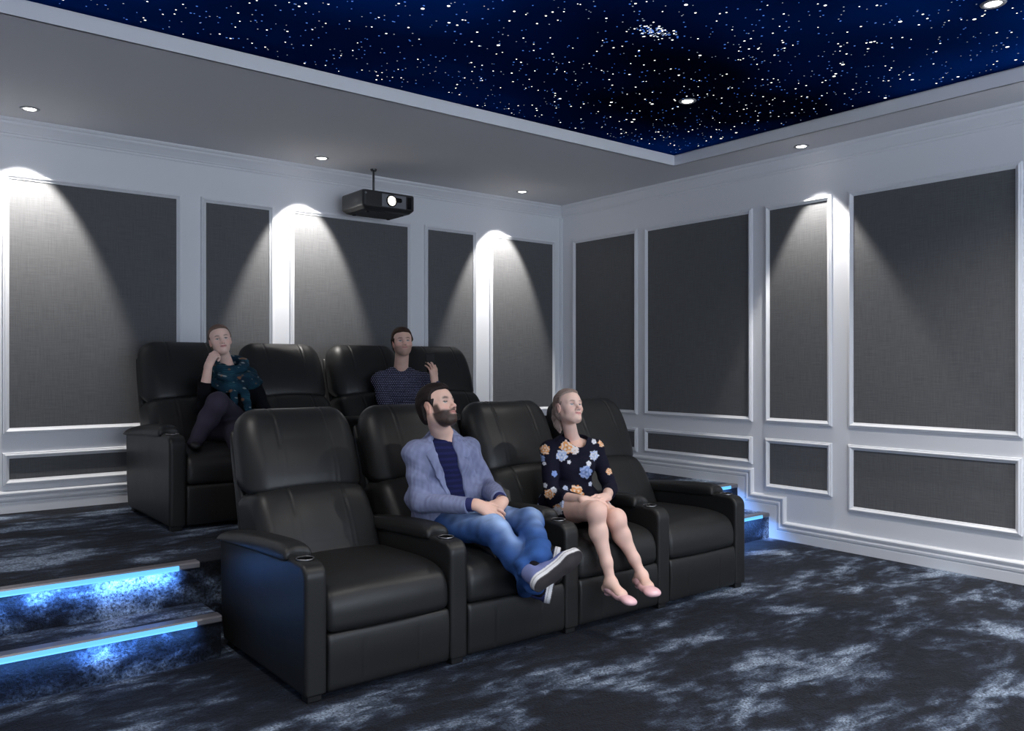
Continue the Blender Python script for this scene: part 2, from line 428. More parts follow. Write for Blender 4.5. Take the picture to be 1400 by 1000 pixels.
# framed fabric wall panels
FR=[(-.001,0),(0,.013),(.003,.016),(.008,.016),(.010,.020),(.014,.0225),(.018,.0225),(.030,.011),(.034,.010),(.037,.004)]
def panel(wall,a0,a1,z0,z1,label,group):
    "a0..a1 along the wall, outer edges of the moulding"
    if wall=='back': M=lambda a,z,d:(a,-d,z); base=((a0+a1)/2,YB,z0)
    else: M=lambda a,z,d:(-d,a,z); base=(XR,(a0+a1)/2,z0)
    ac=(a0+a1)/2; root=empty('wall_panel',base); tag(root,label,'wall panel',group)
    A0,A1=a0-ac,a1-ac; H=z1-z0
    bm=bmesh.new(); rows=[]
    for i,d in FR: rows.append([bm.verts.new(M(a,z,d)) for a,z in ((A0+i,i),(A1-i,i),(A1-i,H-i),(A0+i,H-i))])
    for p,q in zip(rows,rows[1:]):
        for k in range(4): bm.faces.new((p[k],p[(k+1)%4],q[(k+1)%4],q[k]))
    bmesh.ops.recalc_face_normals(bm,faces=bm.faces[:])
    fr=bm_obj('moulding_frame',bm,PAINT,root)
    bm=bmesh.new(); i=.034; xs=sorted((A0+i,A1-i))
    if wall=='back': box(bm,xs[0],xs[1],-.004,0,i,H-i)
    else: box(bm,-.004,0,xs[0],xs[1],i,H-i)
    bm_obj('fabric_panel',bm,FABRIC,root); return root
G1='tall framed fabric panels'; G2='low framed fabric panels'
for wall,a0,a1,lab in (
 ('back',-.60,-.05,'narrow grey fabric panel in white frame, out at the far left of the back wall'),
 ('back',.730,1.822,'wide tall grey fabric panel at left end of back wall beside the left-hand recliner'),
 ('back',1.956,2.501,'narrow tall grey fabric panel behind the woman in the blue scarf'),
 ('back',2.630,3.720,'wide tall grey fabric panel directly below the ceiling projector'),
 ('back',3.852,4.406,'narrow tall grey fabric panel on back wall right of the projector'),
 ('back',4.555,5.356,'tall grey fabric panel on back wall next to the room corner'),
 ('right',5.055,5.895,'tall grey fabric panel on right wall next to the room corner, dimmest of them'),
 ('right',3.856,4.969,'wide tall grey fabric panel on right wall above the long thin low panel'),
 ('right',3.190,3.738,'narrow tall grey fabric panel on right wall lit by the downlight'),
 ('right',1.966,3.065,'widest tall grey fabric panel at the right edge of the photo')):
    if a0<-.1: continue
    panel(wall,a0,a1,.872,2.520,lab,G1)
for wall,a0,a1,z0,lab in (
 ('back',.730,1.822,.547,'long low framed grey panel near the floor left of the rear recliners'),
 ('back',1.956,2.501,.547,'short low framed grey panel hidden hidden behind the rear recliners below the scarf woman'),
 ('back',2.630,3.720,.547,'long low framed grey panel behind the rear recliners'),
 ('back',3.852,4.406,.547,'short low framed grey panel behind the right-hand rear recliner'),
 ('back',4.555,5.356,.547,'low framed grey panel on back wall next to the room corner'),
 ('right',5.055,5.895,.543,'low framed grey panel on right wall next to the corner, half behind a recliner'),
 ('right',3.856,4.969,.543,'long thin low framed grey panel on right wall above the stair skirting'),
 ('right',3.190,3.738,.372,'small nearly square low framed grey panel beside the stair skirting'),
 ('right',1.966,3.065,.287,'largest low framed grey panel at the right edge of the photo')):
    panel(wall,a0,a1,z0,.753,lab,G2)

# stair nosings with blue light strips
METAL=simple('nosing_metal',(.23,.22,.235),.42,metal=.6)
LED=simple('led_strip_blue',(.0,.0,.0),.5,emit=(.12,.47,1.0),es=1.25)
def nosing(x0,x1,y,z,lx0,lx1,label):
    root=empty('stair_nosing',((x0+x1)/2,y,z)); tag(root,label,'stair nosing','lit stair nosings')
    xc=(x0+x1)/2; bm=bmesh.new()
    prof=[(-.014,-.022),(-.018,-.018),(-.018,.000),(-.012,.007),(.045,.007),(.060,.0015),(.060,.0002),(-.001,.0002),(-.001,-.022)]
    L=[bm.verts.new((x0-xc,a,b)) for a,b in prof]; R=[bm.verts.new((x1-xc,a,b)) for a,b in prof]
    n=len(prof)
    for k in range(n): bm.faces.new((L[k],R[k],R[(k+1)%n],L[(k+1)%n]))
    bm.faces.new(L); bm.faces.new(R[::-1]); bmesh.ops.recalc_face_normals(bm,faces=bm.faces[:])
    bm_obj('metal_strip',bm,METAL,root)
    bm=bmesh.new(); box(bm,lx0-xc,lx1-xc,-.026,-.018,-.022,.001,.002,1); bm_obj('light_strip',bm,LED,root)
    ld=bpy.data.lights.new('led_glow','AREA'); ld.shape='RECTANGLE'; ld.size=lx1-lx0; ld.size_y=.012; ld.color=(.13,.37,1.0); ld.energy=LEDP*(lx1-lx0)
    lo=bpy.data.objects.new('led_glow',ld); COL.objects.link(lo); lo.parent=root; lo.location=((lx0+lx1)/2-xc,-.050,-.022)
    lo.rotation_euler=(math.radians(58),0,0); ld.spread=math.radians(95)
    if x0>4: ld.spread=math.radians(172); ld.energy*=2.2; lo.rotation_euler=(math.radians(25),0,0)
    return root

nosing(XL+.02,1.275,YN,PZ,XL+.05,1.180,'grey metal stair edge with blue light strip, upper step at left')
nosing(XL+.02,1.280,YM,SZ,XL+.05,1.170,'grey metal stair edge with blue light strip, lowest step at left')
nosing(4.31,XR-.035,YN,PZ,4.35,XR-.13,'short blue-lit stair edge by right wall, upper step above the armrest')
nosing(4.31,XR-.035,YM,SZ,4.35,XR-.13,'short blue-lit stair edge by right wall, lower step beside the end recliner')

# downlights
RIM=simple('downlight_rim',(.32,.32,.33),.35,metal=.5)
BULB=simple('downlight_bulb',(1,1,1),.5,emit=(1,.97,.93),es=9)
def downlight(x,y,z,label,spot,aim,en,ang,blend=.38):
    root=empty('downlight',(x,y,z)); tag(root,label,'ceiling light','ceiling downlights')
    bm=bmesh.new(); lathe(bm,[(.034,-.001),(.038,-.006),(.046,-.008),(.052,-.004),(.054,-.0005),(.034,-.0005)],n=36,cap=False); bm_obj('rim',bm,RIM,root,True)
    bm=bmesh.new(); lathe(bm,[(.034,-.001),(.032,-.004),(.022,-.007),(.006,-.008)],n=28); bm_obj('bulb',bm,BULB,root,True)
    ld=bpy.data.lights.new('spot_beam','SPOT'); ld.energy=en; ld.spot_size=math.radians(ang); ld.spot_blend=blend; ld.shadow_soft_size=.02; ld.color=(1,.955,.90)
    lo=bpy.data.objects.new('spot_beam',ld); COL.objects.link(lo); lo.parent=root; lo.location=(0,0,-.022)
    d=Vector(aim)-Vector((x,y,z)); lo.rotation_euler=d.to_track_quat('-Z','Y').to_euler()
    return root
WE=145; CEN=42
downlight(.830,5.713,ZS,'round recessed ceiling light at far left above the widest wall panel',1,(.87,6.60,0.85),WE,57)
downlight(2.729,5.710,ZS,'round recessed ceiling light just left of the projector',1,(2.70,6.60,0.85),WE,57)
downlight(4.648,5.701,ZS,'round recessed ceiling light right of the projector near the corner',1,(4.63,6.59,0.85),WE,57)
downlight(5.230,3.300,ZS,'round recessed ceiling light by the crown moulding of the right wall',1,(5.44,3.20,0.6),WE*.7,62)
downlight(4.042,3.338,ZT,'round ceiling light set among the stars near the tray corner',1,(4.042,3.2,0),CEN*.5,125,.8)
downlight(4.040,1.579,ZT,'round ceiling light set among the stars at the top right edge',1,(4.15,1.4,0),CEN*2.4,135,.8)
for (x,y,w_) in ((.45,3.338,'above the left-hand steps, out of frame'),(2.25,1.579,'above the floor in front of the recliners, out of frame'),(.45,1.579,'at the left of the tray, out of frame'),(2.25,-.18,'over the middle floor behind the camera'),(4.04,-.18,'at right of the star tray behind the camera')):
    downlight(x,y,ZT,'unseen ceiling light added as fill '+w_,1,(x,y-.05,0),CEN*(2.5 if x>3 else 1.3),125,.8)  # unseen lights added to brighten chairs, people and right wall from above
downlight(5.230,1.20,ZS,'round recessed ceiling light by the right wall, out of frame to the right',1,(5.44,1.04,0.6),WE*.7,62)
# projector
PBODY=simple('projector_black',(.018,.018,.019),.38,bump=(60,.05)); PGREY=simple('projector_grey',(.16,.165,.18),.4); PL=simple('projector_lens_glow',(1,1,1),.2,emit=(1,.93,.80),es=6)
PGL=simple('black_gloss',(.006,.006,.007),.12)
def projector():
    x0,x1,y0,y1,z0,z1=3.000,3.455,5.575,5.935,2.488,2.640
    xc,yc=(x0+x1)/2,(y0+y1)/2; root=empty('projector',(xc,yc,z0)); tag(root,'black ceiling-mounted projector with glowing lens hanging above the rear recliners','projector')
    w,d,h=(x1-x0)/2,(y1-y0)/2,z1-z0
    bm=bmesh.new()
    # body with chamfered rounded vertical corners and tapered underside
    def ringv(ix,iy,z,r):
        pts=[]
        for cx,cy,a0 in ((w-ix-r,d-iy-r,0),(-w+ix+r,d-iy-r,90),(-w+ix+r,-d+iy+r,180),(w-ix-r,-d+iy+r,270)):
            for t in range(5):
                a=math.radians(a0+t*22.5); pts.append(bm.verts.new((cx+r*math.cos(a),cy+r*math.sin(a),z)))
        return pts
    R=[ringv(.05,.05,0,.02),ringv(.025,.025,.008,.02),ringv(.003,.003,.030,.022),ringv(0,0,.038,.022),ringv(0,0,h-.012,.022),ringv(.004,.004,h-.003,.02),ringv(.012,.012,h,.02)]
    for a,b in zip(R,R[1:]):
        for k in range(20): bm.faces.new((a[k],a[(k+1)%20],b[(k+1)%20],b[k]))
    bm.faces.new(R[0][::-1]); bm.faces.new(R[-1]); body=bm_obj('body',bm,PBODY,root)
    fx=lambda px:px-xc
    bm=bmesh.new(); box(bm,fx(3.160),fx(3.374),-d-.004,-d+.01,.036,h-.016,.003,1); fp=bm_obj('lens_bezel',bm,PGREY,root)
    bm=bmesh.new(); lathe(bm,[(.046,-.004),(.046,-.012),(.040,-.018),(.036,-.014),(.035,-.006)],'y',(fx(3.243),-d,.086),32,False); 
    box(bm,fx(3.270),fx(3.330),-d-.010,-d-.003,.078,.112,.012,3); bm_obj('lens_ring',bm,PGL,root)
    bm=bmesh.new(); lathe(bm,[(.0345,-.006),(.030,-.012),(.018,-.016),(.004,-.018)],'y',(fx(3.243),-d,.086),32); bm_obj('lens',bm,PL,root,True)
    bm=bmesh.new()
    for k in range(7): box(bm,fx(3.386)+k*.0055,fx(3.3885)+k*.0055,-d-.003,-d+.004,.04,h-.02)
    bm_obj('vent_slats',bm,PGL,root)
    bm=bmesh.new(); lathe(bm,[(.008,0),(.0085,-.004),(.006,-.006)],'y',(fx(3.022),-d,h-.028),16); bm_obj('sensor_window',bm,PGREY,root)
    for sx,sy in ((-1,-1),(1,-1),(-1,1),(1,1)):
        bm=bmesh.new(); lathe(bm,[(.014,-.005),(.016,-.004),(.016,.006)],'z',(sx*(w-.075),sy*(d-.075),0),20); bm_obj('foot',bm,PGL,root)
    bm=bmesh.new(); lathe(bm,[(.009,h-.002),(.009,ZS-z0-.004)],'z',(fx(3.205),.03,0),20); bm_obj('ceiling_pole',bm,simple('pole_grey',(.10,.10,.105),.4,metal=.6),root,True)
    bm=bmesh.new(); lathe(bm,[(.02,ZS-z0-.018),(.024,ZS-z0-.010),(.026,ZS-z0-.0005)],'z',(fx(3.205),.03,0),24); bm_obj('ceiling_plate',bm,PGL,root)
    bm=bmesh.new(); box(bm,fx(3.205)-.05,fx(3.205)+.05,-.02,.08,h-.002,h+.008,.002,1); bm_obj('mount_bracket',bm,PGL,root)
projector()
# unseen cinema screen on the front wall, added as the main bluish fill light
scr=empty('fill_screen',(2.4,YF+.04,.70)); tag(scr,'large glowing cinema screen in slim black frame, unseen and added as fill light, on the wall behind the camera','screen')
bm=bmesh.new(); box(bm,-2.3,2.3,-.02,0,0,2.0); 
SCRM=simple('fill_screen_glow',(.8,.8,.8),.6,emit=(.78,.87,1.0),es=SCRE)
bm_obj('fill_screen_surface',bm,SCRM,scr)
bm=bmesh.new()
for b4 in ((-2.36,-2.3,-.06,2.06),(2.3,2.36,-.06,2.06),(-2.3,2.3,-.06,0),(-2.3,2.3,2.0,2.06)): box(bm,b4[0],b4[1],-.03,.015,b4[2],b4[3])
bm_obj('fill_screen_frame',bm,PGL,scr)

# RECLINERS
def leather():
    m,nt,b=new_mat('black_leather'); N=nt.nodes; L=nt.links
    b.inputs['Base Color'].default_value=(.0135,.0138,.0140,1); b.inputs['Roughness'].default_value=.43; b.inputs['Specular IOR Level'].default_value=.38
    tc=N.new('ShaderNodeTexCoord'); v=N.new('ShaderNodeTexVoronoi'); v.inputs['Scale'].default_value=260; L.new(tc.outputs['Object'],v.inputs['Vector'])
    n=N.new('ShaderNodeTexNoise'); n.inputs['Scale'].default_value=5; n.inputs['Detail'].default_value=2; L.new(tc.outputs['Object'],n.inputs['Vector'])
    bp=N.new('ShaderNodeBump'); bp.inputs['Strength'].default_value=.10; bp.inputs['Distance'].default_value=.001; L.new(v.outputs['Distance'],bp.inputs['Height'])
    bp2=N.new('ShaderNodeBump'); bp2.inputs['Strength'].default_value=.10; bp2.inputs['Distance'].default_value=.03; L.new(n.outputs['Fac'],bp2.inputs['Height']); L.new(bp.outputs[0],bp2.inputs['Normal'])
    L.new(bp2.outputs[0],b.inputs['Normal']); return m
LEATHER=leather()
CHROME=simple('cup_ring_metal',(.30,.30,.31),.38,metal=1.0)
PITCH=.668; HW=.3035
def arch(a): 
    return lambda X,Y,Z:(X,Y,Z-a*(1-(X/.30)**2))
def sag(X,Y,Z): return X,Y,Z
CUPBLACK=simple('cup_inside_black',(.006,.006,.006),.7,spec=.1)
def chair_meshes():
    M={}
    # headrest: rolled pillow leaning back (y back, z up, front edge of arm at y=0)
    hp=catmull([(.755,.695),(.752,.74),(.775,.82),(.815,.91),(.865,1.0),(.915,1.06),(.975,1.09),(1.035,1.075),(1.065,1.02),(1.055,.92),(1.02,.80),(.985,.70),(.90,.672),(.81,.665)],5)
    # bottom edge arches upward in the middle
    wz=lambda z:np.clip((.95-z)/.25,0,1)
    def hwarp(X,Y,Z): 
        w=np.clip((.95-Z)/.25,0,1); Zn=Z-.032*(1-(X/.3)**2)*w
        # front face crowned across the width
        Yn=Y-.030*(X/.3)**2*np.clip((1.02-Y)/.2,0,1)
        return X*(1+.09*np.clip((Z-.92)/.17,0,1)**2),Yn,Zn
    s=Sdf(); s.ext(hp,HW,.095,warp=hwarp)
    def seams(zlo,zhi):
        def post(D,X,Y,Z):
            for xs in (-.135,.135):
                g=np.exp(-((X-xs)/.0045)**2)*.0045*np.clip((Z-zlo)/.03,0,1)*np.clip((zhi-Z)/.03,0,1)
                D=D+g-np.exp(-(np.abs(X-xs)-.012)**2/(.007**2))*.0012
            return D.astype(np.float32)
        return post
    M['headrest']=s.mesh(.0065,post=seams(.90,1.2))
    lp=catmull([(.56,.40),(.575,.47),(.62,.56),(.675,.64),(.725,.688),(.78,.705),(.84,.70),(.93,.68),(.95,.62),(.90,.48),(.86,.36),(.80,.30),(.66,.30)],5)
    def lwarp(X,Y,Z):
        w=np.clip((Z-.5)/.2,0,1); Zn=Z-.034*(1-(X/.3)**2)*w; Yn=Y-.028*(X/.3)**2
        return X,Yn,Zn
    s=Sdf(); s.ext(lp,HW-.006,.06,warp=lwarp); M['back_cushion']=s.mesh(.0065,post=seams(.60,1.2))
    # outer shell of the back
    sp=catmull([(.80,.30),(.84,.50),(.93,.70),(1.00,.86),(1.06,.98),(1.075,.96),(1.055,.84),(1.0,.66),(.955,.48),(.93,.30),(.90,.12),(.80,.10)],4)
    s=Sdf(); s.ext(sp,HW-.012,.02); M['back_shell']=s.mesh(.009)
    # seat cushion: full rolled front
    def sp_(): return catmull([(-.004,.262),(-.012,.31),(-.004,.365),(.03,.412),(.10,.437),(.22,.447),(.40,.444),(.60,.43),(.66,.36),(.60,.27),(.30,.255),(.05,.252)],5)
    def swarp(X,Y,Z):
        return X,Y-.014*(X/.29)**2*np.clip((.2-Y)/.2,0,1),Z-.012*(1-(X/.29)**2)*np.clip((Z-.3)/.1,0,1)
    s=Sdf(); s.ext(sp_(),.2885,.034,warp=swarp)
    M['seat_cushion']=s.mesh(.0065)
    # footrest flap with two faint vertical seams
    fp=catmull([(.004,.035),(-.002,.10),(-.004,.18),(.004,.245),(.03,.252),(.06,.24),(.07,.14),(.06,.04),(.03,.028)],4)
    s=Sdf(); s.ext(fp,.2865,.014)
    def fpost(D,X,Y,Z):
        for xs in (-.13,.13): D=D+np.exp(-((X-xs)/.004)**2)*.003*np.clip((.22-Z)/.03,0,1)
        return D.astype(np.float32)
    M['footrest']=s.mesh(.006,post=fpost)
    # armrest: slab with rolled front top edge and lower rear where the pad sits
    ap=[(0,.028),(0,.476)]+[(.055-.055*math.cos(a),.481+.055*math.sin(a)) for a in np.linspace(.2,1.45,6)]+[(.13,.542),(.19,.541),(.205,.533),(.215,.528),(.5,.522),(.93,.505),(.945,.49),(.935,.20),(.90,.028)]
    s=Sdf(); s.ext(np.array(ap),.0465,.016,warp=None)
    def cup(X,Y,Z): return np.maximum(np.sqrt(X**2+(Y-.105)**2)-.031,.50-Z)
    s.fn(cup,(-.04,.06,.50),(.04,.15,.60),.002,'s')
    M['armrest']=s.mesh(.006)
    pp=catmull([(.175,.556),(.180,.578),(.205,.592),(.28,.596),(.45,.588),(.65,.572),(.85,.546),(.93,.528),(.945,.512),(.90,.50),(.60,.512),(.30,.524),(.19,.534)],5)
    def pwarp(X,Y,Z): return X*(1-.20*np.clip((Y-.5)/.45,0,1))*1.0,Y+.022*(X/.058)**2*np.clip((.3-Y)/.1,0,1),Z+.010*(X/.058)**2
    s=Sdf(); pp[:,1]-=.008; s.ext(pp,.0605,.030,warp=pwarp); M['arm_pad']=s.mesh(.005)
    bm=bmesh.new(); lathe(bm,[(.031,.495),(.031,.5415),(.0325,.5435),(.0355,.5440),(.0370,.5425),(.0370,.5405)],'z',(0,.105,0),32,False)
    me=bpy.data.meshes.new('cup_holder'); bm.to_mesh(me); bm.free(); [setattr(p,'use_smooth',True) for p in me.polygons]; M['cup_holder']=me
    bm=bmesh.new(); lathe(bm,[(.001,.505),(.0305,.505),(.0305,.5425)],'z',(0,.105,0),32,False); me=bpy.data.meshes.new('cup_well'); bm.to_mesh(me); bm.free(); M['cup_well']=me
    bm=bmesh.new(); box(bm,-.28,.28,.05,.86,.03,.27,.01,2); me=bpy.data.meshes.new('base'); bm.to_mesh(me); bm.free(); M['base']=me
    bm=bmesh.new(); box(bm,-.03,.03,.015,.075,0,.05,.006,2); me=bpy.data.meshes.new('foot'); bm.to_mesh(me); bm.free(); M['foot']=me
    for k,me in M.items(): me.name=k; me.materials.append(CHROME if k=='cup_holder' else CUPBLACK if k=='cup_well' else LEATHER)
    return M
CM=chair_meshes()
def mk(name,parent,loc=(0,0,0)):
    o=bpy.data.objects.new(name,CM[name]); COL.objects.link(o); o.parent=parent; o.location=loc; return o
def recliner(xc,y,z,label,both,group):
    r=empty('recliner',(xc,y,z)); tag(r,label,'recliner',group)
    for n in ('headrest','back_cushion','back_shell','seat_cushion','footrest','base'): mk(n,r)
    for sx in ((-1,1) if both else (-1,)):
        a=mk('armrest',r,(sx*PITCH/2,0,0)); mk('arm_pad',a); mk('cup_holder',a); mk('cup_well',a); mk('foot',a,(0,0,0)); mk('foot',a,(0,.80,0))
    return r
Y1=2.962; Y2=4.783; XA1=1.728; XA2=1.752
for i,lab in enumerate(('empty black leather recliner at left end of the front row','black leather recliner in the front row under the bearded man in the blazer','black leather recliner in the front row under the woman in the floral dress','empty black leather recliner at right end of the front row by the lit steps')):
    recliner(XA1+i*PITCH,Y1,0,lab,i==3,'front row recliners')
for i,lab in enumerate(('black leather recliner at left end of the back row, under the woman in the scarf','empty black leather back-row recliner between the scarf woman and the man with the phone','black leather back-row recliner under the man holding a phone','empty black leather recliner at right end of the back row')):
    recliner(XA2+i*PITCH,Y2,PZ,lab,i==3,'back row recliners')

# PEOPLE
SKINM=colmat('skin',.48,.35,sss=.12); HAIRM=colmat('hair',.62,.22,bump=(140,.6)); CLOTH=colmat('cloth',.85,.15,bump=(420,.35)); DENIM=colmat('denim',.85,.15,bump=(300,.5)); SHOEM=colmat('shoe_finish',.55,.35); PATENT=colmat('patent_pink',.18,.6)
def ip(a,b,t): return np.array(a)*(1-t)+np.array(b)*t
def head_field(fr,neck,female=False,beard=False,smile=1.0):
    s=Sdf(fr)
    s.ell((0,-.016,.034),(.075,.094,.080),k=.01)
    s.ell((0,.022,.025),(.066,.068,.070),k=.03)
    s.ell((0,.026,-.040),(.051 if female else .057,.058,.068),k=.035)
    s.cap((0,.030,-.060),(0,.066 if female else .064,-.088 if female else -.090),.037 if female else .040,.0175 if female else .025,k=.03)
    j=.039 if female else .050
    for sx in (-1,1):
        s.cap((sx*j,-.002,-.048),(sx*.018,.060,-.090),.016,.018,k=.03)
        s.ell((sx*.040,.052,-.026),(.024,.024,.022),k=.028)
        s.cap((sx*.012,.079,.020),(sx*.046,.066,.020),.010,.008,k=.016)
        s.ell((sx*.0315,.090,.001),(.0155,.016,.0105),k=.012,op='s')
        s.ell((sx*.031,.0665,.000),(.0135,.0135,.0125),k=.002)
        s.cap((sx*.018,.0745,.0065),(sx*.045,.068,.0065),.0048,.004,k=.004)
        s.cap((sx*.020,.0755,-.0085),(sx*.043,.069,-.0075),.0038,.0035,k=.005)
    s.cap((0,.082,.010),(0,.103,-.026),.0085,.0105,k=.012)
    s.ell((0,.106,-.030),(.0105,.011,.0095),k=.008)
    for sx in (-1,1): s.ell((sx*.0115,.094,-.034),(.0078,.010,.007),k=.006)
    for sx in (-1,1): s.ell((sx*.006,.100,-.0405),(.0035,.005,.003),k=.003,op='s')
    # mouth
    s.ell((0,.074,-.060),(.028,.022,.020),k=.02)
    up=.0045*smile
    s.line([(-.024,.080,-.0575+up),(-.008,.0935,-.0555),(0,.0945,-.0572),(.008,.0935,-.0555),(.024,.080,-.0575+up)],[.0032,.0052,.0048,.0052,.0032],k=.004)
    s.line([(-.021,.081,-.0620+up),(0,.0925,-.0665),(.021,.081,-.0620+up)],[.003,.0066,.003],k=.004)
    s.line([(-.024,.086,-.0585+up),(0,.1005,-.0612),(.024,.086,-.0585+up)],.0014,k=.003,op='s')
    s.ell((0,.083,-.091),(.018,.013,.013),k=.015)
    # ears
    for sx in (-1,1):
        s.ell((sx*.0735,-.006,-.008),(.0085,.0185,.030),k=.006,ax=[nz((1,-.35*sx*sx,0)),nz((.35,1,-.15)),nz((0,.15,1))] if sx>0 else [nz((1,.35,0)),nz((-.35,1,-.15)),nz((0,.15,1))])
        s.ell((sx*.082,.000,-.004),(.006,.009,.014),k=.006,op='s')
    # neck
    nb=fr.loc(np.array(neck)[None])[0]
    r=.044 if female else .056
    s.cap((0,-.022,-.050),nb,r,r*1.06,k=.03,flat=((0,1,0),.95))
    s.cap(nb,nb+np.array([0,.0,-.05]),r*1.08,r*1.3,k=.03)
    return s
def head_col(fr,skin,brow,eye,lip,beard=0.0,beardc=(.03,.018,.014)):
    bwid=.0056 if beard>.6 else .0040
    skin=np.array(skin)
    def f(W):
        P=fr.loc(W); x,y,z=P[:,0],P[:,1],P[:,2]; ax=np.abs(x)
        C=np.tile(skin,(len(W),1))
        C=C*(1+.05*snoise(P,90,3)[:,None])
        # blush of cheeks, nose tip, ears
        bl=np.exp(-(((ax-.042)/.018)**2+((z+.028)/.018)**2))*(y>.02)+np.exp(-((x/.012)**2+((z+.03)/.012)**2))*(y>.09)+(ax>.070)*(z<.03)*(z>-.04)*(y<.02)
        C=mix(C,skin*np.array([1.0,.68,.66]),.35*np.clip(bl,0,1))
        if beard:
            b=sstep(-.036,-.050,z-.10*(ax-.03))*sstep(.002,.018,y)
            side=(ax>.034)*sstep(.006,-.012,z)*sstep(.014,.024,y)*sstep(.060,.044,y-.25*(-z))
            mus=np.exp(-((x/.026)**4+((z+.047)/.007)**2))*(y>.07)
            b=np.clip(np.maximum(np.maximum(b,side*.92),mus*.95),0,1)
            lipz=np.exp(-((x/.022)**4+((z+.0615)/.0085)**4))*(y>.075)
            b=b*(1-np.clip(lipz,0,1))*sstep(-.140,-.128,z)
            C=mix(C,beardc,np.clip(b*beard*(.975+.008*snoise(P,260,8)),0,1))
        lp=np.exp(-((x/.0235)**6+((z+.0605-.08*ax)/.0078)**4))*(y>.078)
        C=mix(C,lip,np.clip(lp,0,1)*.85)
        ml=np.exp(-((x/.025)**6+((z+.0600-.10*ax)/.0014)**2))*(y>.078); C=mix(C,(.12,.03,.03),np.clip(ml,0,1)*.8)
        bw=np.exp(-(((ax-.0315)/.0165)**4+((z-.0235+.22*np.abs(ax-.034))/bwid)**2))*(y>.055); C=mix(C,brow,np.clip(bw,0,1)*.9)
        # eyes
        ex=(ax-.031)/.0128; ez=(z+.0003)/.0056; e=(ex**2+ez**2<1)*(y>.062)
        C[e]=(.55,.53,.52)
        ir=(((ax-.0315)**2+(z-.0010)**2)<.0050**2)*(y>.062)&e; C[ir]=eye
        pu=(((ax-.0315)**2+(z-.0010)**2)<.0024**2)*(y>.062)&e; C[pu]=(.01,.01,.01)
        ls=(np.abs(np.sqrt(ex**2+ez**2)-1.03)<.2)&(ez>.1)&(y>.062)&(np.abs(ex)<1.1); C[ls]=np.array(brow)*.6
        no=(np.abs(ax-.0065)<.0035)&(np.abs(z+.0405)<.0025)&(y>.09); C[no]=C[no]*.35
        return np.clip(C,0,1)
    return f
def hair_field(fr,thick,line,female=False):
    s=Sdf(fr); poly=np.array(line,float); sc=fr.sc
    E=[((0,-.016,.034),(.075,.094,.080),.0),((0,.022,.025),(.066,.068,.070),.03),((0,-.035,-.025),(.064,.058,.062),.03)]
    def f(X,Y,Z):
        px,py,pz=X-fr.o[0],Y-fr.o[1],Z-fr.o[2]
        l=[(px*fr.R[i][0]+py*fr.R[i][1]+pz*fr.R[i][2])/sc for i in range(3)]; d=None
        for c,r,k in E:
            q=[l[i]-c[i] for i in range(3)]; k0=np.sqrt(sum((q[i]/r[i])**2 for i in range(3))); k1=np.sqrt(sum((q[i]/r[i]**2)**2 for i in range(3)))+1e-6
            e=k0*(k0-1)/k1; d=e if d is None else smin(d,e,k)
        ps=polysdf(poly,l[1]+5.0*l[0]**2*np.clip(l[1]*20,0,1)*(l[2]>.03),l[2])
        T=-.005+(thick+.005)*sstep(-.003,.016,-ps)*(1+.5*np.clip((l[2]-.06)/.06,0,1))
        return (d-T)*sc
    c=fr.o; s.fn(f,c-.17*sc,c+.17*sc,.0); return s
MLINE=[(.13,.076),(.070,.068),(.052,.054),(.044,.034),(.036,.008),(.030,-.024),(.016,-.026),(.012,.0),(.004,.018),(-.010,.024),(-.024,.014),(-.029,-.010),(-.034,-.036),(-.040,-.068),(-.060,-.080),(-.2,-.085),(-.2,.2),(.13,.2)]
FLINE=[(.13,.084),(.070,.076),(.050,.058),(.036,.034),(.026,.006),(.012,-.002),(.0,.016),(-.018,.018),(-.030,-.004),(-.036,-.036),(-.046,-.060),(-.065,-.068),(-.2,-.07),(-.2,.2),(.13,.2)]
def hair_col(fr,c1,c2):
    def f(W):
        P=fr.loc(W); st=np.sin(P[:,0]*900+snoise(P,60,2)*3)*.5+.5
        return mix(np.tile(np.array(c1),(len(W),1)),c2,np.clip(.5*st+.3*snoise(P,35,5)+.1,0,1))
    return f
def hair_disp(fr,a):
    return lambda W: a*(snoise(fr.loc(W)*np.array([1,.35,.6]),160,4))
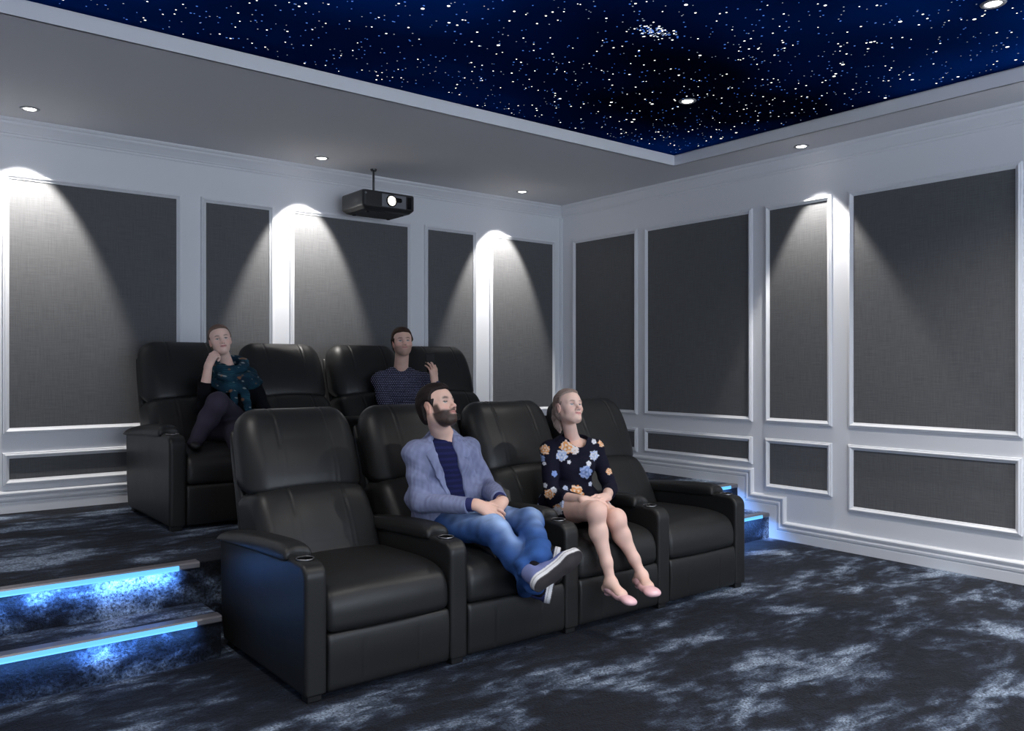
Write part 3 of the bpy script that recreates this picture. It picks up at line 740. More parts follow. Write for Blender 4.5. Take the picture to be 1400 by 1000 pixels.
def hand(wrist,f,n,thumb,curl,sc=1.0,spread=1.0,tcurl=.5,elbow=None,rnd=0):
    "f finger direction, n back-of-hand normal, thumb +-1: side of n x f"
    f=nz(f); n=np.array(n,float); n=nz(n-f*(n@f)); sd=np.cross(n,f)*thumb
    fr=Frame(wrist,sd,f,n,sc); s=Sdf(fr)
    bases=[(.030,.088,.000),(.010,.093,.003),(-.010,.090,.002),(-.028,.081,-.002)]
    L=[(.040,.024,.019),(.044,.027,.020),(.040,.025,.019),(.031,.019,.017)]
    R=[.0088,.0090,.0086,.0076]
    s.cap((0,-.01,0),(0,.03,0),.026,.027,k=.012,flat=((0,0,1),.72))
    for b,r in zip(bases,R): s.cap((b[0]*.55,.022,-.002),b,.0135,r+.002,k=.012)
    for i,(b,l,r) in enumerate(zip(bases,L,R)):
        a=0; p=np.array(b); sp=(1.5-i)*.07*spread
        cs=curl[i] if hasattr(curl[i],'__len__') else (curl[i],curl[i]*1.15,curl[i]*.7)
        for q in range(3):
            a+=cs[q]; d=np.array([math.sin(sp)*math.cos(a),math.cos(sp)*math.cos(a),-math.sin(a)])
            e=p+d*l[q]; s.cap(p,e,r*(1-.08*q),r*(.93-.09*q),k=.0025 if q==0 else .002); p=e
    t0=np.array((.016,.018,-.006)); t1=np.array((.038,.045,-.014)); 
    d=nz((.55-.5*tcurl,.75,-.25-.5*tcurl)); t2=t1+d*.034; d2=nz((.25-.75*tcurl,.8,-.25-.6*tcurl)); t3=t2+d2*.027
    s.cap(t0,t1,.017,.0125,k=.012).cap(t1,t2,.0115,.0098,k=.006).cap(t2,t3,.0096,.0080,k=.003)
    if elbow is not None:
        e=fr.loc(np.array(elbow)[None])[0]; s.cap((0,.0,0),e*.20,.0255,.027,k=.02,flat=((0,0,1),.82))
    return s
def skin_col(skin,nails=None):
    skin=np.array(skin)
    def f(W): return np.clip(np.tile(skin,(len(W),1))*(1+.06*snoise(W,70,6)[:,None])*np.array([1,.96,.95]),0,1)
    return f
def folds(W,amp,sc,seed,dirv=(0,0,1),sharp=1.6):
    d=nz(dirv); t=W@d; n=snoise(W,sc*.5,seed)
    w=np.sin(t*sc*2.2+n*2.4+seed); return amp*(np.sign(w)*np.abs(w)**sharp*.6+.4*snoise(W,sc*1.3,seed+1))
def torso(s,Rs,Ls,Rh,Lh,nk,rs=.058,chest=.125,waist=.115,hip=.10,fwd=(0,-1,0),fl=.72,lift=0.0):
    Rs,Ls,Rh,Lh,nk=map(np.array,(Rs,Ls,Rh,Lh,nk)); fwd=np.array(fwd,float)
    m=(Rs+Ls)/2; h=(Rh+Lh)/2
    s.cap(Rs,Ls,rs,rs,k=.03); s.cap(m+(0,0,-.005),nk+(0,0,-.02),.075,.058,k=.05)
    c=ip(m,h,.22); w=ip(m,h,.62)
    s.cap(ip(m,h,.10),c,chest,chest*1.02,k=.06,flat=(fwd,fl)); s.cap(c,w,chest*1.02,waist,k=.06,flat=(fwd,fl)); s.cap(w,ip(m,h,.92),waist,hip*1.15,k=.06,flat=(fwd,.8))
    s.cap(Rh,Lh,hip,hip,k=.06)
    return s
def person(meshes,label):
    me=join_meshes('person',meshes); o=link('person',me,SKINM); tag(o,label,'person'); return o
def mesh_child(name,me,mat,par): 
    me.name=name; return link(name,me,mat,par)
def shoe_frame(heel,toe,soln,L):
    f=nz(np.array(toe)-np.array(heel)); z=-np.array(soln,float); z=nz(z-f*(z@f)); x=np.cross(f,z)
    return Frame(heel,x,f,z,L/.27)
def sneaker(fr,par,cup,csole,crub,mat):
    s=Sdf(fr); sc=fr.sc
    def sole(off,z0,z1,rr):
        def f(X,Y,Z):
            px,py,pz=X-fr.o[0],Y-fr.o[1],Z-fr.o[2]
            l=[(px*fr.R[i][0]+py*fr.R[i][1]+pz*fr.R[i][2])/sc for i in range(3)]
            def c2(a,b,r1,r2):
                bx,by=b[0]-a[0],b[1]-a[1]; t=np.clip(((l[0]-a[0])*bx+(l[1]-a[1])*by)/(bx*bx+by*by),0,1)
                return np.hypot(l[0]-a[0]-t*bx,l[1]-a[1]-t*by)-(r1+(r2-r1)*t)
            d=smin(smin(c2((0,.036),(-.003,.11),.035,.033),c2((-.003,.11),(.003,.19),.033,.046),.02),c2((.003,.19),(.0,.226),.046,.040),.01)-off
            q=np.abs(l[2]-(z0+z1)/2)-(z1-z0)/2
            return (np.sqrt(np.maximum(d+rr,0)**2+np.maximum(q+rr,0)**2)+np.minimum(np.maximum(d+rr,q+rr),0)-rr)*sc
        return f
    c=fr.w((0,.13,.015)); s.fn(sole(0,0,.030,.004),c-.17*sc,c+.17*sc,.003)
    s.cap((0,.05,.040),(0,.19,.030),.034,.036,k=.02,flat=((0,0,1),.95))
    s.cap((0,.19,.028),(0,.222,.024),.038,.028,k=.02,flat=((0,0,1),.8))
    s.cap((0,.10,.052),(0,.055,.078),.030,.033,k=.02); s.cap((0,.045,.04),(0,.045,.088),.034,.034,k=.02)
    s.ell((0,.048,.110),(.026,.034,.028),k=.006,op='s')
    for q in range(5): s.cap((-.017,.09+.017*q,.081-.0075*q),(.017,.09+.017*q,.081-.0075*q),.0035,k=.003)
    def col(W):
        P=fr.loc(W); C=np.tile(np.array(cup),(len(W),1))
        C=C*(1+.1*snoise(P,120,3)[:,None])
        lace=(P[:,2]>.036)&(np.abs(P[:,0])<.019)&(P[:,1]>.082)&(P[:,1]<.168)&(np.abs(((P[:,1]-.09)/.017+.5)%1-.5)<.24); C[lace]=crub
        C[P[:,2]<.0305]=crub; st=(np.abs(P[:,2]-.020)<.0022); C[st]=np.array(crub)*.55
        C[P[:,2]<.0035]=csole; return C
    return mesh_child('shoe',s.mesh(.0028,colf=col),mat,par)
def slab_cut(s,a,b,t0,t1):
    a=np.array(a);b=np.array(b); d=nz(b-a); c=ip(a,b,(t0+t1)/2); w=np.linalg.norm(b-a)*(t1-t0)/2
    s.fn(lambda X,Y,Z:np.abs((X-c[0])*d[0]+(Y-c[1])*d[1]+(Z-c[2])*d[2])-w,c-.12,c+.12,.002,'i')
def core(parts):
    s=Sdf()
    for a,b,r1,r2 in parts: s.cap(a,b,r1,r2,k=.03)
    return s.mesh(.008,colf=skin_col(SK_M))
def limb_end(s,p,q,r,k=.003):
    "flat cut past q, seen from p"
    d=nz(np.array(q)-np.array(p)); c=np.array(q)+d*r
    s.rbox(c,(r,r*1.8,r*1.8),.001,k,'s',ax=[d,nz(np.cross(d,(0.1,.2,1))),nz(np.cross(d,np.cross(d,(0.1,.2,1))))])

SK_M=(.76,.50,.40); SK_W=(.82,.57,.48)
# ---------------------------------------------------------------- bearded man in blazer
def man_blazer():
    hf=nz((.34,-.93,.38)); fr=frame_fu(V3(2.2162,3.3700,1.1013),hf,(0.03,.16,1),.93)
    nk=V3(2.288,3.425,.940)
    Rs,Ls=V3(2.112,3.405,.880),V3(2.445,3.44,.872); Re,Le=V3(2.100,3.335,.655),V3(2.545,3.43,.690)
    Rw,Lw=V3(2.2534,3.0900,0.6586),V3(2.4220,3.1200,0.6545)
    Rh,Lh=V3(2.24,3.43,.525),V3(2.41,3.43,.525); Rk,Lk=V3(2.279,2.995,.553),V3(2.480,2.995,.566)
    Ra,La=V3(2.3451,2.7900,0.3505),V3(2.3535,2.7700,0.4719)
    hd=head_field(fr,nk).mesh(.0025,colf=head_col(fr,SK_M,(.022,.013,.011),(.06,.05,.04),(.50,.20,.18),beard=.97,beardc=(.020,.012,.010)))
    hc=V3(2.3308,3.0300,0.6077)
    rh=hand(Rw,hc-Rw,(-.45,-.62,.62),1,[(.25,.55,.5),(.3,.6,.5),(.35,.65,.5),(.4,.7,.5)],.92,1.8,.1,elbow=Re)
    lh=hand(Lw,V3(2.3187,3.0700,0.6068)-Lw,(.55,-.25,.75),-1,[(.35,.6,.5),(.35,.65,.5),(.4,.7,.5),(.4,.7,.5)],.92,1.6,.0,elbow=Le)
    sk=skin_col(SK_M)
    co=core([(Rs,Ls,.04,.04),((Rs+Ls)/2,nk,.045,.045),((Rs+Ls)/2,(Rh+Lh)/2,.085,.075),(Rh,Lh,.07,.07),(Rs,Re,.032,.03),(Re,Rw,.028,.022),(Ls,Le,.032,.03),(Le,Lw,.028,.022),(Rh,Rk,.06,.045),(Rk,Ra,.042,.034),(Lh,Lk,.06,.045),(Lk,La,.042,.034)])
    o=person([hd,rh.mesh(.0024,colf=sk),lh.mesh(.0024,colf=sk),co],'bearded dark-haired man in grey-blue blazer and jeans, hands clasped, in the front row')
    # hair
    h=hair_field(fr,.011,MLINE)
    mesh_child('hair',h.mesh(.003,colf=hair_col(fr,(.010,.006,.006),(.030,.018,.017)),disp=hair_disp(fr,.0012)),HAIRM,o)
    # t-shirt
    s=Sdf(); torso(s,Rs,Ls,Rh,Lh,nk,.048,.108,.098,.088)
    s.cap(nk+(0,.004,-.018),nk+(0,.0,-.045),.066,.080,k=.02)
    s.cap(nk+(0.006,-.022,.018),nk+(.002,-.004,-.02),.058,.058,k=.004,op='s')
    def tc(W):
        st=np.sin(W[:,2]*230+snoise(W,14,1)*.8)>.25
        C=np.tile(np.array((.010,.012,.050)),(len(W),1)); C[st]=(.015,.018,.082); return C
    mesh_child('t_shirt',s.mesh(.004,colf=tc,disp=lambda W:folds(W,.0012,26,2,(.3,0,1))),CLOTH,o)
    # blazer
    s=Sdf(); torso(s,Rs,Ls,Rh+(0,.03,.0),Lh+(0,.03,.0),nk,.060,.130,.122,.104,lift=.01); tor=Sdf(); tor.p=list(s.p)
    s.cap(ip(Rs,Rh,.62)+V3(-.03,-.01,0),Rh+V3(-.02,-.03,.01),.088,.082,k=.04); s.cap(ip(Ls,Lh,.6)+V3(.02,-.01,0),Lh+V3(.05,-.02,.03),.085,.07,k=.04)
    s.cap(Rs,Re,.055,.049,k=.03); s.cap(Re,ip(Re,Rw,.86),.050,.039,k=.012); s.cap(Ls,Le,.060,.052,k=.03); s.cap(Le,ip(Le,Lw,.86),.052,.040,k=.012)
    limb_end(s,Re,ip(Re,Rw,.84),.06); limb_end(s,Le,ip(Le,Lw,.84),.06)
    s.cap(nk+(0,.02,-.01),nk+(0,.01,-.06),.078,.09,k=.02)
    # V opening
    A=[tor.surf(*(V3(1.9291,2.9000,1.0087),V3(2.4612,3.7000,0.9284))),tor.surf(*(V3(1.9438,2.9000,0.9588),V3(2.4800,3.7000,0.8646))),tor.surf(*(V3(1.9922,2.9000,0.8504),V3(2.5417,3.7000,0.7264))),tor.surf(*(V3(2.0186,2.9000,0.7361),V3(2.5754,3.7000,0.5806)))]
    for (a,b,r1,r2) in ((A[0],A[1],.058,.052),(A[1],A[3],.050,.040),(A[3],A[3]+V3(.01,-.01,-.06),.046,.05)): s.cap(a,b,r1,r2,k=.010,op='s',flat=((0,1,0),3.0))
    # lapels
    lap=[[tor.surf(*(V3(1.8710,2.9000,0.9996),V3(2.3871,3.7000,0.9168))),tor.surf(*(V3(1.8818,2.9000,0.9321),V3(2.4009,3.7000,0.8307))),tor.surf(*(V3(1.9218,2.9000,0.8437),V3(2.4519,3.7000,0.7179))),tor.surf(*(V3(1.9623,2.9000,0.7541),V3(2.5036,3.7000,0.6035)))],
         [tor.surf(*(V3(2.0110,2.9000,0.9920),V3(2.5658,3.7000,0.9070))),tor.surf(*(V3(2.0529,2.9000,0.9270),V3(2.6192,3.7000,0.8241))),tor.surf(*(V3(2.0837,2.9000,0.8368),V3(2.6585,3.7000,0.7090))),tor.surf(*(V3(2.1070,2.9000,0.7463),V3(2.6883,3.7000,0.5936)))]]
    sl=Sdf()
    for L_ in lap: sl.line([q+V3(-.003,-.005,.001) for q in L_],[.012,.025,.019,.006],k=.003,flat=(nz((-.15,-1,.15)),.17))
    s.line([lap[0][0],nk+V3(-.062,.0,.012),nk+V3(-.03,.055,.030),nk+V3(.03,.060,.028),nk+V3(.060,.010,.008),lap[1][0]],[.015,.016,.016,.016,.016,.015],k=.012)
    bc=np.array((.205,.230,.365))
    def bcol(W):
        C=np.tile(bc,(len(W),1))*(1+.10*snoise(W*np.array([1,1,.3]),300,3)[:,None]+.07*snoise(W,22,9)[:,None]); return C
    mesh_child('blazer',s.mesh(.0042,colf=bcol,disp=lambda W:folds(W,.0055,28,5,(.5,.2,1))),CLOTH,o)
    mesh_child('lapel',sl.mesh(.003,colf=lambda W:bcol(W)*1.12),CLOTH,o)
    # shirt cuff
    s=Sdf(); s.cap(ip(Re,Rw,.74),ip(Re,Rw,1.0),.033,.031,k=.004); slab_cut(s,Re,Rw,.76,.93)
    mesh_child('shirt_cuff',s.mesh(.003,colf=lambda W:np.tile(np.array((.03,.035,.12)),(len(W),1))),CLOTH,o)
    s=Sdf(); s.cap(ip(Le,Lw,.74),ip(Le,Lw,1.0),.033,.031,k=.004); slab_cut(s,Le,Lw,.76,.90)
    mesh_child('shirt_cuff',s.mesh(.003,colf=lambda W:np.tile(np.array((.03,.035,.12)),(len(W),1))),CLOTH,o)
    s=Sdf(); s.cap(ip(Le,Lw,.9),ip(Le,Lw,1.05),.029,.029,k=.003); slab_cut(s,Le,Lw,.955,.985); mesh_child('bracelet',s.mesh(.0025,colf=lambda W:np.tile(np.array((.05,.03,.025)),(len(W),1))),CLOTH,o)
    # jeans
    s=Sdf(); s.cap(Rh,Lh,.105,.105,k=.04); s.cap(Rh,Rk,.092,.066,k=.04,flat=((0,0,1),.95)); s.cap(Rk,ip(Rk,Ra,.5),.066,.061,k=.03); s.cap(ip(Rk,Ra,.5),Ra,.061,.054,k=.02)
    s.cap(Lh,Lk,.092,.066,k=.03,flat=((0,0,1),.95)); s.cap(Lk,ip(Lk,La,.5),.066,.060,k=.03); s.cap(ip(Lk,La,.5),La,.060,.056,k=.02)
    
    fs=shoe_frame(V3(2.2485,2.6750,0.3557),V3(2.4778,2.6500,0.4629),(-.24,-.82,-.42),.285); fs2=shoe_frame(V3(2.4958,2.8600,0.2079),V3(2.5723,2.8600,0.4791),(.72,-.68,-.10),.265)
    SA,SB=fs.w((0,.052,.128)),fs2.w((0,.050,.125))
    s.cap(ip(Lk,La,.85),SA,.054,.045,k=.02); s.cap(ip(Rk,Ra,.85),SB,.054,.046,k=.02)
    def jc(W):
        def seg(a,b):
            ab=b-a; t=np.clip((W-a)@ab/(ab@ab),0,1); q=W-a-t[:,None]*ab; return t,q,np.linalg.norm(q,axis=1)
        C=np.tile(np.array((.032,.088,.270)),(len(W),1))
        f=0
        for h,k,a in ((Rh,Rk,Ra),(Lh,Lk,La)):
            t,q,d=seg(h,k); f=np.maximum(f,(d<.11)*np.exp(-((q[:,0])/.055)**2)*sstep(-.02,.045,q[:,2])*sstep(.05,.5,t)*1.0)
            t,q,d=seg(k,a); f=np.maximum(f,(d<.09)*np.exp(-(q[:,0]/.035)**2)*sstep(.02,-.03,q[:,1])*(1-sstep(.1,.75,t))*.75)
        f=np.clip(f*(.75+.3*snoise(W,40,2)),0,1)
        C=mix(C,(.40,.55,.82),f); C=C*(1+.20*snoise(W*np.array([1,1,1]),75,4)[:,None]); return np.clip(C,.005,1)
    def jd(W):
        k=0
        for c in (Rk,Lk,Ra,La,Rh,Lh): k=k+np.exp(-np.sum((W-c)**2,1)/.10**2)
        return folds(W,.0026+.0050*np.clip(k,0,1),38,7,(.2,.5,1))+.0018*snoise(W,70,9)
    mesh_child('jeans',s.mesh(.0042,colf=jc,disp=jd),DENIM,o)
    white=(.66,.66,.68)
    sneaker(fs,o,(.16,.19,.38),(.045,.040,.042),white,SHOEM)
    sneaker(fs2,o,(.03,.04,.13),(.045,.040,.042),white,SHOEM)
    # feet bridging shoe and hem
    for k_,a_,f_ in ((Lk,La,fs),(Rk,Ra,fs2)):
        s=Sdf(); s.cap(ip(a_,f_.w((0,.05,.08)),.6),f_.w((0,.05,.05)),.033,.033,k=.02)
        mesh_child('sock',s.mesh(.004,colf=lambda W:np.tile(np.array((.008,.008,.012)),(len(W),1))),CLOTH,o)
man_blazer()

# ---------------------------------------------------------------- woman in floral dress
def woman_floral():
    hf=nz((-.06,-.97,.29)); fr=frame_fu(V3(3.0741,3.3700,1.0728),hf,(.08,.12,1),.865)
    fwd=nz((-.33,-.94,0)); lf=nz((.94,-.33,0))
    nk=V3(3.155,3.42,.872); c=V3(3.150,3.42,.838)
    Rs,Ls=c-.140*lf,c+.140*lf; pc=V3(3.12,3.41,.525); Rh,Lh=pc-.075*lf,pc+.075*lf
    Re,Le=V3(2.945,3.365,.600),V3(3.2965,3.2700,0.6197)
    Rw,Lw=V3(2.9016,3.0600,0.6208),V3(3.0780,3.0800,0.6158)
    Rk,Lk=V3(2.8720,2.9450,0.5805),V3(3.0105,2.9450,0.5284); Ra,La=V3(2.8983,2.8700,0.2444),V3(3.1175,2.8700,0.2459)
    hd=head_field(fr,nk,True,smile=1.5).mesh(.0025,colf=head_col(fr,SK_W,(.16,.09,.07),(.10,.13,.16),(.62,.20,.20)))
    sk=skin_col(SK_W)
    # hands folded over the knee
    rh=hand(Rw,V3(2.9814,3.0200,0.6067)-Rw,(-.1,-.45,.9),1,[.25,.3,.35,.4],.84,.7,.3,elbow=Re)
    lh=hand(Lw,V3(2.9087,3.0300,0.6239)-Lw,(.1,-.45,.9),-1,[.30,.35,.35,.4],.84,.7,.3,elbow=Le)
    s=Sdf(); s.cap(Re,Rw,.036,.0225,k=.01); s.cap(Le,Lw,.036,.0225,k=.01)
    arms=s.mesh(.004,colf=sk)
    # chest and legs
    s=Sdf(); s.cap(c-.10*lf+(0,0,.01),c+.10*lf+(0,0,.01),.040,.040,k=.02); s.cap(nk+(0,0,-.01),nk+fwd*.0+(0,0,-.08),.050,.085,k=.03,flat=(fwd,.7))
    chest=s.mesh(.005,colf=sk)
    s=Sdf()
    for h,k,a in ((Rh,Rk,Ra),(Lh,Lk,La)):
        s.cap(h,ip(h,k,.5),.080,.068,k=.02); s.cap(ip(h,k,.5),k,.068,.048,k=.03)
        s.ell(k+V3(-.004,-.008,.004),(.038,.036,.042),k=.03)
        cf=ip(k,a,.30)+V3(0,.014,0); s.cap(k,cf,.042,.042,k=.03); s.cap(cf,ip(k,a,.72),.042,.028,k=.03); s.cap(ip(k,a,.72),a,.028,.0235,k=.02)
    toes=(V3(2.8835,2.7150,0.1642),V3(3.0424,2.7150,0.1781)); 
    for a,t in zip((Ra,La),toes):
        d=t-a; s.ell(a+V3(.0,.0,-.004),(.027,.030,.026),k=.015); s.cap(a,a+V3(-.005,.030,-.036),.026,.022,k=.02); s.cap(a+V3(0,-.004,-.005),a+d*.50,.026,.026,k=.02,flat=((0,0,1),.8)); s.cap(a+d*.50,a+d*.74,.026,.018,k=.015,flat=((0,0,1),.6))
    def lc(W):
        C=sk(W); kk=np.minimum(np.linalg.norm(W-Rk,axis=1),np.linalg.norm(W-Lk,axis=1)); return mix(C,np.array(SK_W)*np.array([1,.75,.72]),.35*np.exp(-(kk/.05)**2))
    legs=s.mesh(.0035,colf=lc)
    co=core([(Rs,Ls,.03,.03),((Rs+Ls)/2,nk,.035,.035),((Rs+Ls)/2,(Rh+Lh)/2,.07,.065),(Rh,Lh,.06,.06),(Rs,Re,.028,.026),(Ls,Le,.028,.026)])
    o=person([hd,rh.mesh(.0023,colf=sk),lh.mesh(.0023,colf=sk),arms,chest,legs,co],'blonde woman in dark floral dress and pink pumps, hands folded on her knee, front row')
    h=hair_field(fr,.006,FLINE,True)
    h.line([(0,-.108,.020),(0,-.128,.012),(-.004,-.136,-.030),(-.006,-.126,-.085),(-.004,-.112,-.135)],[.018,.026,.027,.023,.007],k=.012)
    h.line([(.0,-.105,.0),(-.006,-.110,-.06),(-.004,-.098,-.12)],[.022,.022,.008],k=.012)
    mesh_child('hair',h.mesh(.003,colf=hair_col(fr,(.22,.155,.13),(.50,.40,.35)),disp=hair_disp(fr,.0013)),HAIRM,o)
    # dress
    s=Sdf(); torso(s,Rs,Ls,Rh,Lh,nk-(0,0,.03),.047,.110,.092,.105,fwd=fwd,fl=.76)
    for sg in (-1,1): s.ell(ip(c,pc,.33)+fwd*.070+lf*sg*.052,(.054,.050,.052),k=.035)
    wst=ip(c,pc,.62)
    s.cap(Rs,Re,.048,.041,k=.02); s.cap(Re,ip(Re,Rw,.60),.041,.037,k=.012); s.cap(Ls,Le,.047,.041,k=.02); s.cap(Le,ip(Le,Lw,.55),.041,.037,k=.012)
    limb_end(s,Re,ip(Re,Rw,.60),.06); limb_end(s,Le,ip(Le,Lw,.55),.06)
    s.cap(Rh,ip(Rh,Rk,.50),.098,.079,k=.03); s.cap(Lh,ip(Lh,Lk,.50),.098,.079,k=.03)
    limb_end(s,Rh,ip(Rh,Rk,.52),.11); limb_end(s,Lh,ip(Lh,Lk,.56),.11)
    s.cap(nk+fwd*.02-lf*.022+(0,0,.022),nk+fwd*.02+lf*.022+(0,0,.022),.052,.052,k=.004,op='s'); s.cap(nk+(0,0,.06),nk+fwd*.05+(0,0,.010),.05,.052,k=.01,op='s')
    org=(.78,.36,.13); cream=(.80,.66,.56); wh=(.72,.74,.80); blu=(.22,.32,.62); lb=(.42,.52,.78)
    FL=[(2.9475,3.4200,0.8456,.026,org,cream),(2.9997,3.3000,0.8636,.036,org,cream),(3.0492,3.2900,0.8456,.022,cream,wh),(2.9538,3.2900,0.8243,.030,lb,wh),(3.2111,3.3100,0.8054,.027,wh,lb),(3.1212,3.2800,0.7223,.035,blu,lb),(3.1527,3.2900,0.7669,.014,wh,wh),(3.3229,3.3600,0.8642,.022,org,cream),(3.3511,3.3300,0.7031,.018,org,cream),(2.9949,3.2200,0.6338,.036,org,cream),(3.0101,3.1800,0.6063,.016,wh,wh),(2.9095,3.3400,0.6159,.024,org,cream),(2.9319,3.3300,0.6384,.014,wh,wh),(2.9438,3.2500,0.6544,.014,lb,wh),(2.9299,3.4300,0.7982,.018,blu,lb),(2.9423,3.4200,0.7703,.010,wh,wh),(2.9460,3.3400,0.7224,.016,blu,blu),(2.9973,3.2800,0.7870,.010,wh,wh),(3.1350,3.2600,0.6595,.012,wh,lb),(2.8654,3.2200,0.5624,.020,org,cream),(2.8832,3.2000,0.5822,.018,lb,wh),(2.8248,3.1800,0.5571,.022,wh,wh),(3.0727,3.0800,0.5858,.018,wh,lb),(3.1104,3.0800,0.5742,.016,wh,wh),(3.1987,3.2800,0.6678,.010,lb,wh),(2.9303,3.4000,0.6541,.012,wh,wh),(3.1003,3.3100,0.8807,.014,wh,lb),(3.2596,3.3600,0.8761,.014,wh,wh)]
    tor=Sdf(); tor.p=list(s.p)
    def FS(x,y,z):
        p=V3(x,y,z); d=nz(p-CP); return tor.surf(p-d*.35,p+d*.3)
    FLc=[(FS(a,b,y),r,np.array(c1),np.array(c2),i) for i,(a,b,y,r,c1,c2) in enumerate(FL)]
    rr_=random.Random(3)
    for i in range(26): # the same print goes on round her back and sides
        FLc.append((V3(3.15+rr_.uniform(-.2,.25),3.50+rr_.uniform(-.04,.08),rr_.uniform(.5,.9)),rr_.uniform(.014,.034),np.array(rr_.choice((org,wh,blu,lb))),np.array(rr_.choice((cream,wh))),40+i))
    vd=nz((-.60,-.79,.07)); e1=nz(np.cross(vd,(0,0,1))); e2=np.cross(e1,vd)
    def dc(W):
        C=np.tile(np.array((.008,.008,.020)),(len(W),1))
        for p,r,c1,c2,i in FLc:
            q=W-p; u=q@e1; v=q@e2; w=q@vd; d=np.hypot(u,v); th=np.arctan2(v,u)
            R=r*(1+.09*np.sin(5*th+i)+.08*np.sin(8*th+2*i)+.06*np.sin(13*th+i)); m=(d<R)&(np.abs(w)<.045+.6*r)
            if not m.any(): continue
            inner=np.sin(d/r*9+2.2*np.sin(3*th+i))*.5+.5
            cc=mix(np.tile(c1,(m.sum(),1)),c2,sstep(.35,.9,inner[m])); C[m]=cc
            mm=(d<r*.2)&m; C[mm]=c1*.7
        return C
    mesh_child('dress',s.mesh(.0036,colf=dc,disp=lambda W:folds(W,.0028*np.exp(-((W[:,2]-wst[2])/.09)**2)+.0012,34,3,(.1,.1,1))),CLOTH,o)
    # pumps
    pink=np.array((.88,.55,.57))
    for a,t in zip((Ra,La),toes):
        d=nz(t-a); heel=a+V3(.0,.028,-.050); 
        f=nz(t-heel); L=np.linalg.norm(t-heel)
        fr2=shoe_frame(heel,t,(-.15,-.35,-1),.27); sc=L/.20; fr2.sc=sc
        s=Sdf(fr2); s.cap((0,.020,.012),(0,.10,.010),.027,.029,k=.01,flat=((0,0,1),.65)); s.cap((0,.10,.014),(0,.155,.016),.034,.036,k=.015,flat=((0,0,1),.62)); s.cap((-.012,.182,.015),(.012,.182,.015),.026,.026,k=.02,flat=((0,0,1),.62)); s.cap((0,.010,.020),(0,.03,.026),.027,.027,k=.012)
        s.cap((0,.020,.058),(0,.100,.054),.022,.022,k=.004,op='s'); s.rbox((0,.012,-.006),(.016,.014,.014),.006,.004)
        mesh_child('pump',s.mesh(.0026,colf=lambda W:np.tile(pink,(len(W),1))),PATENT,o)
woman_floral()

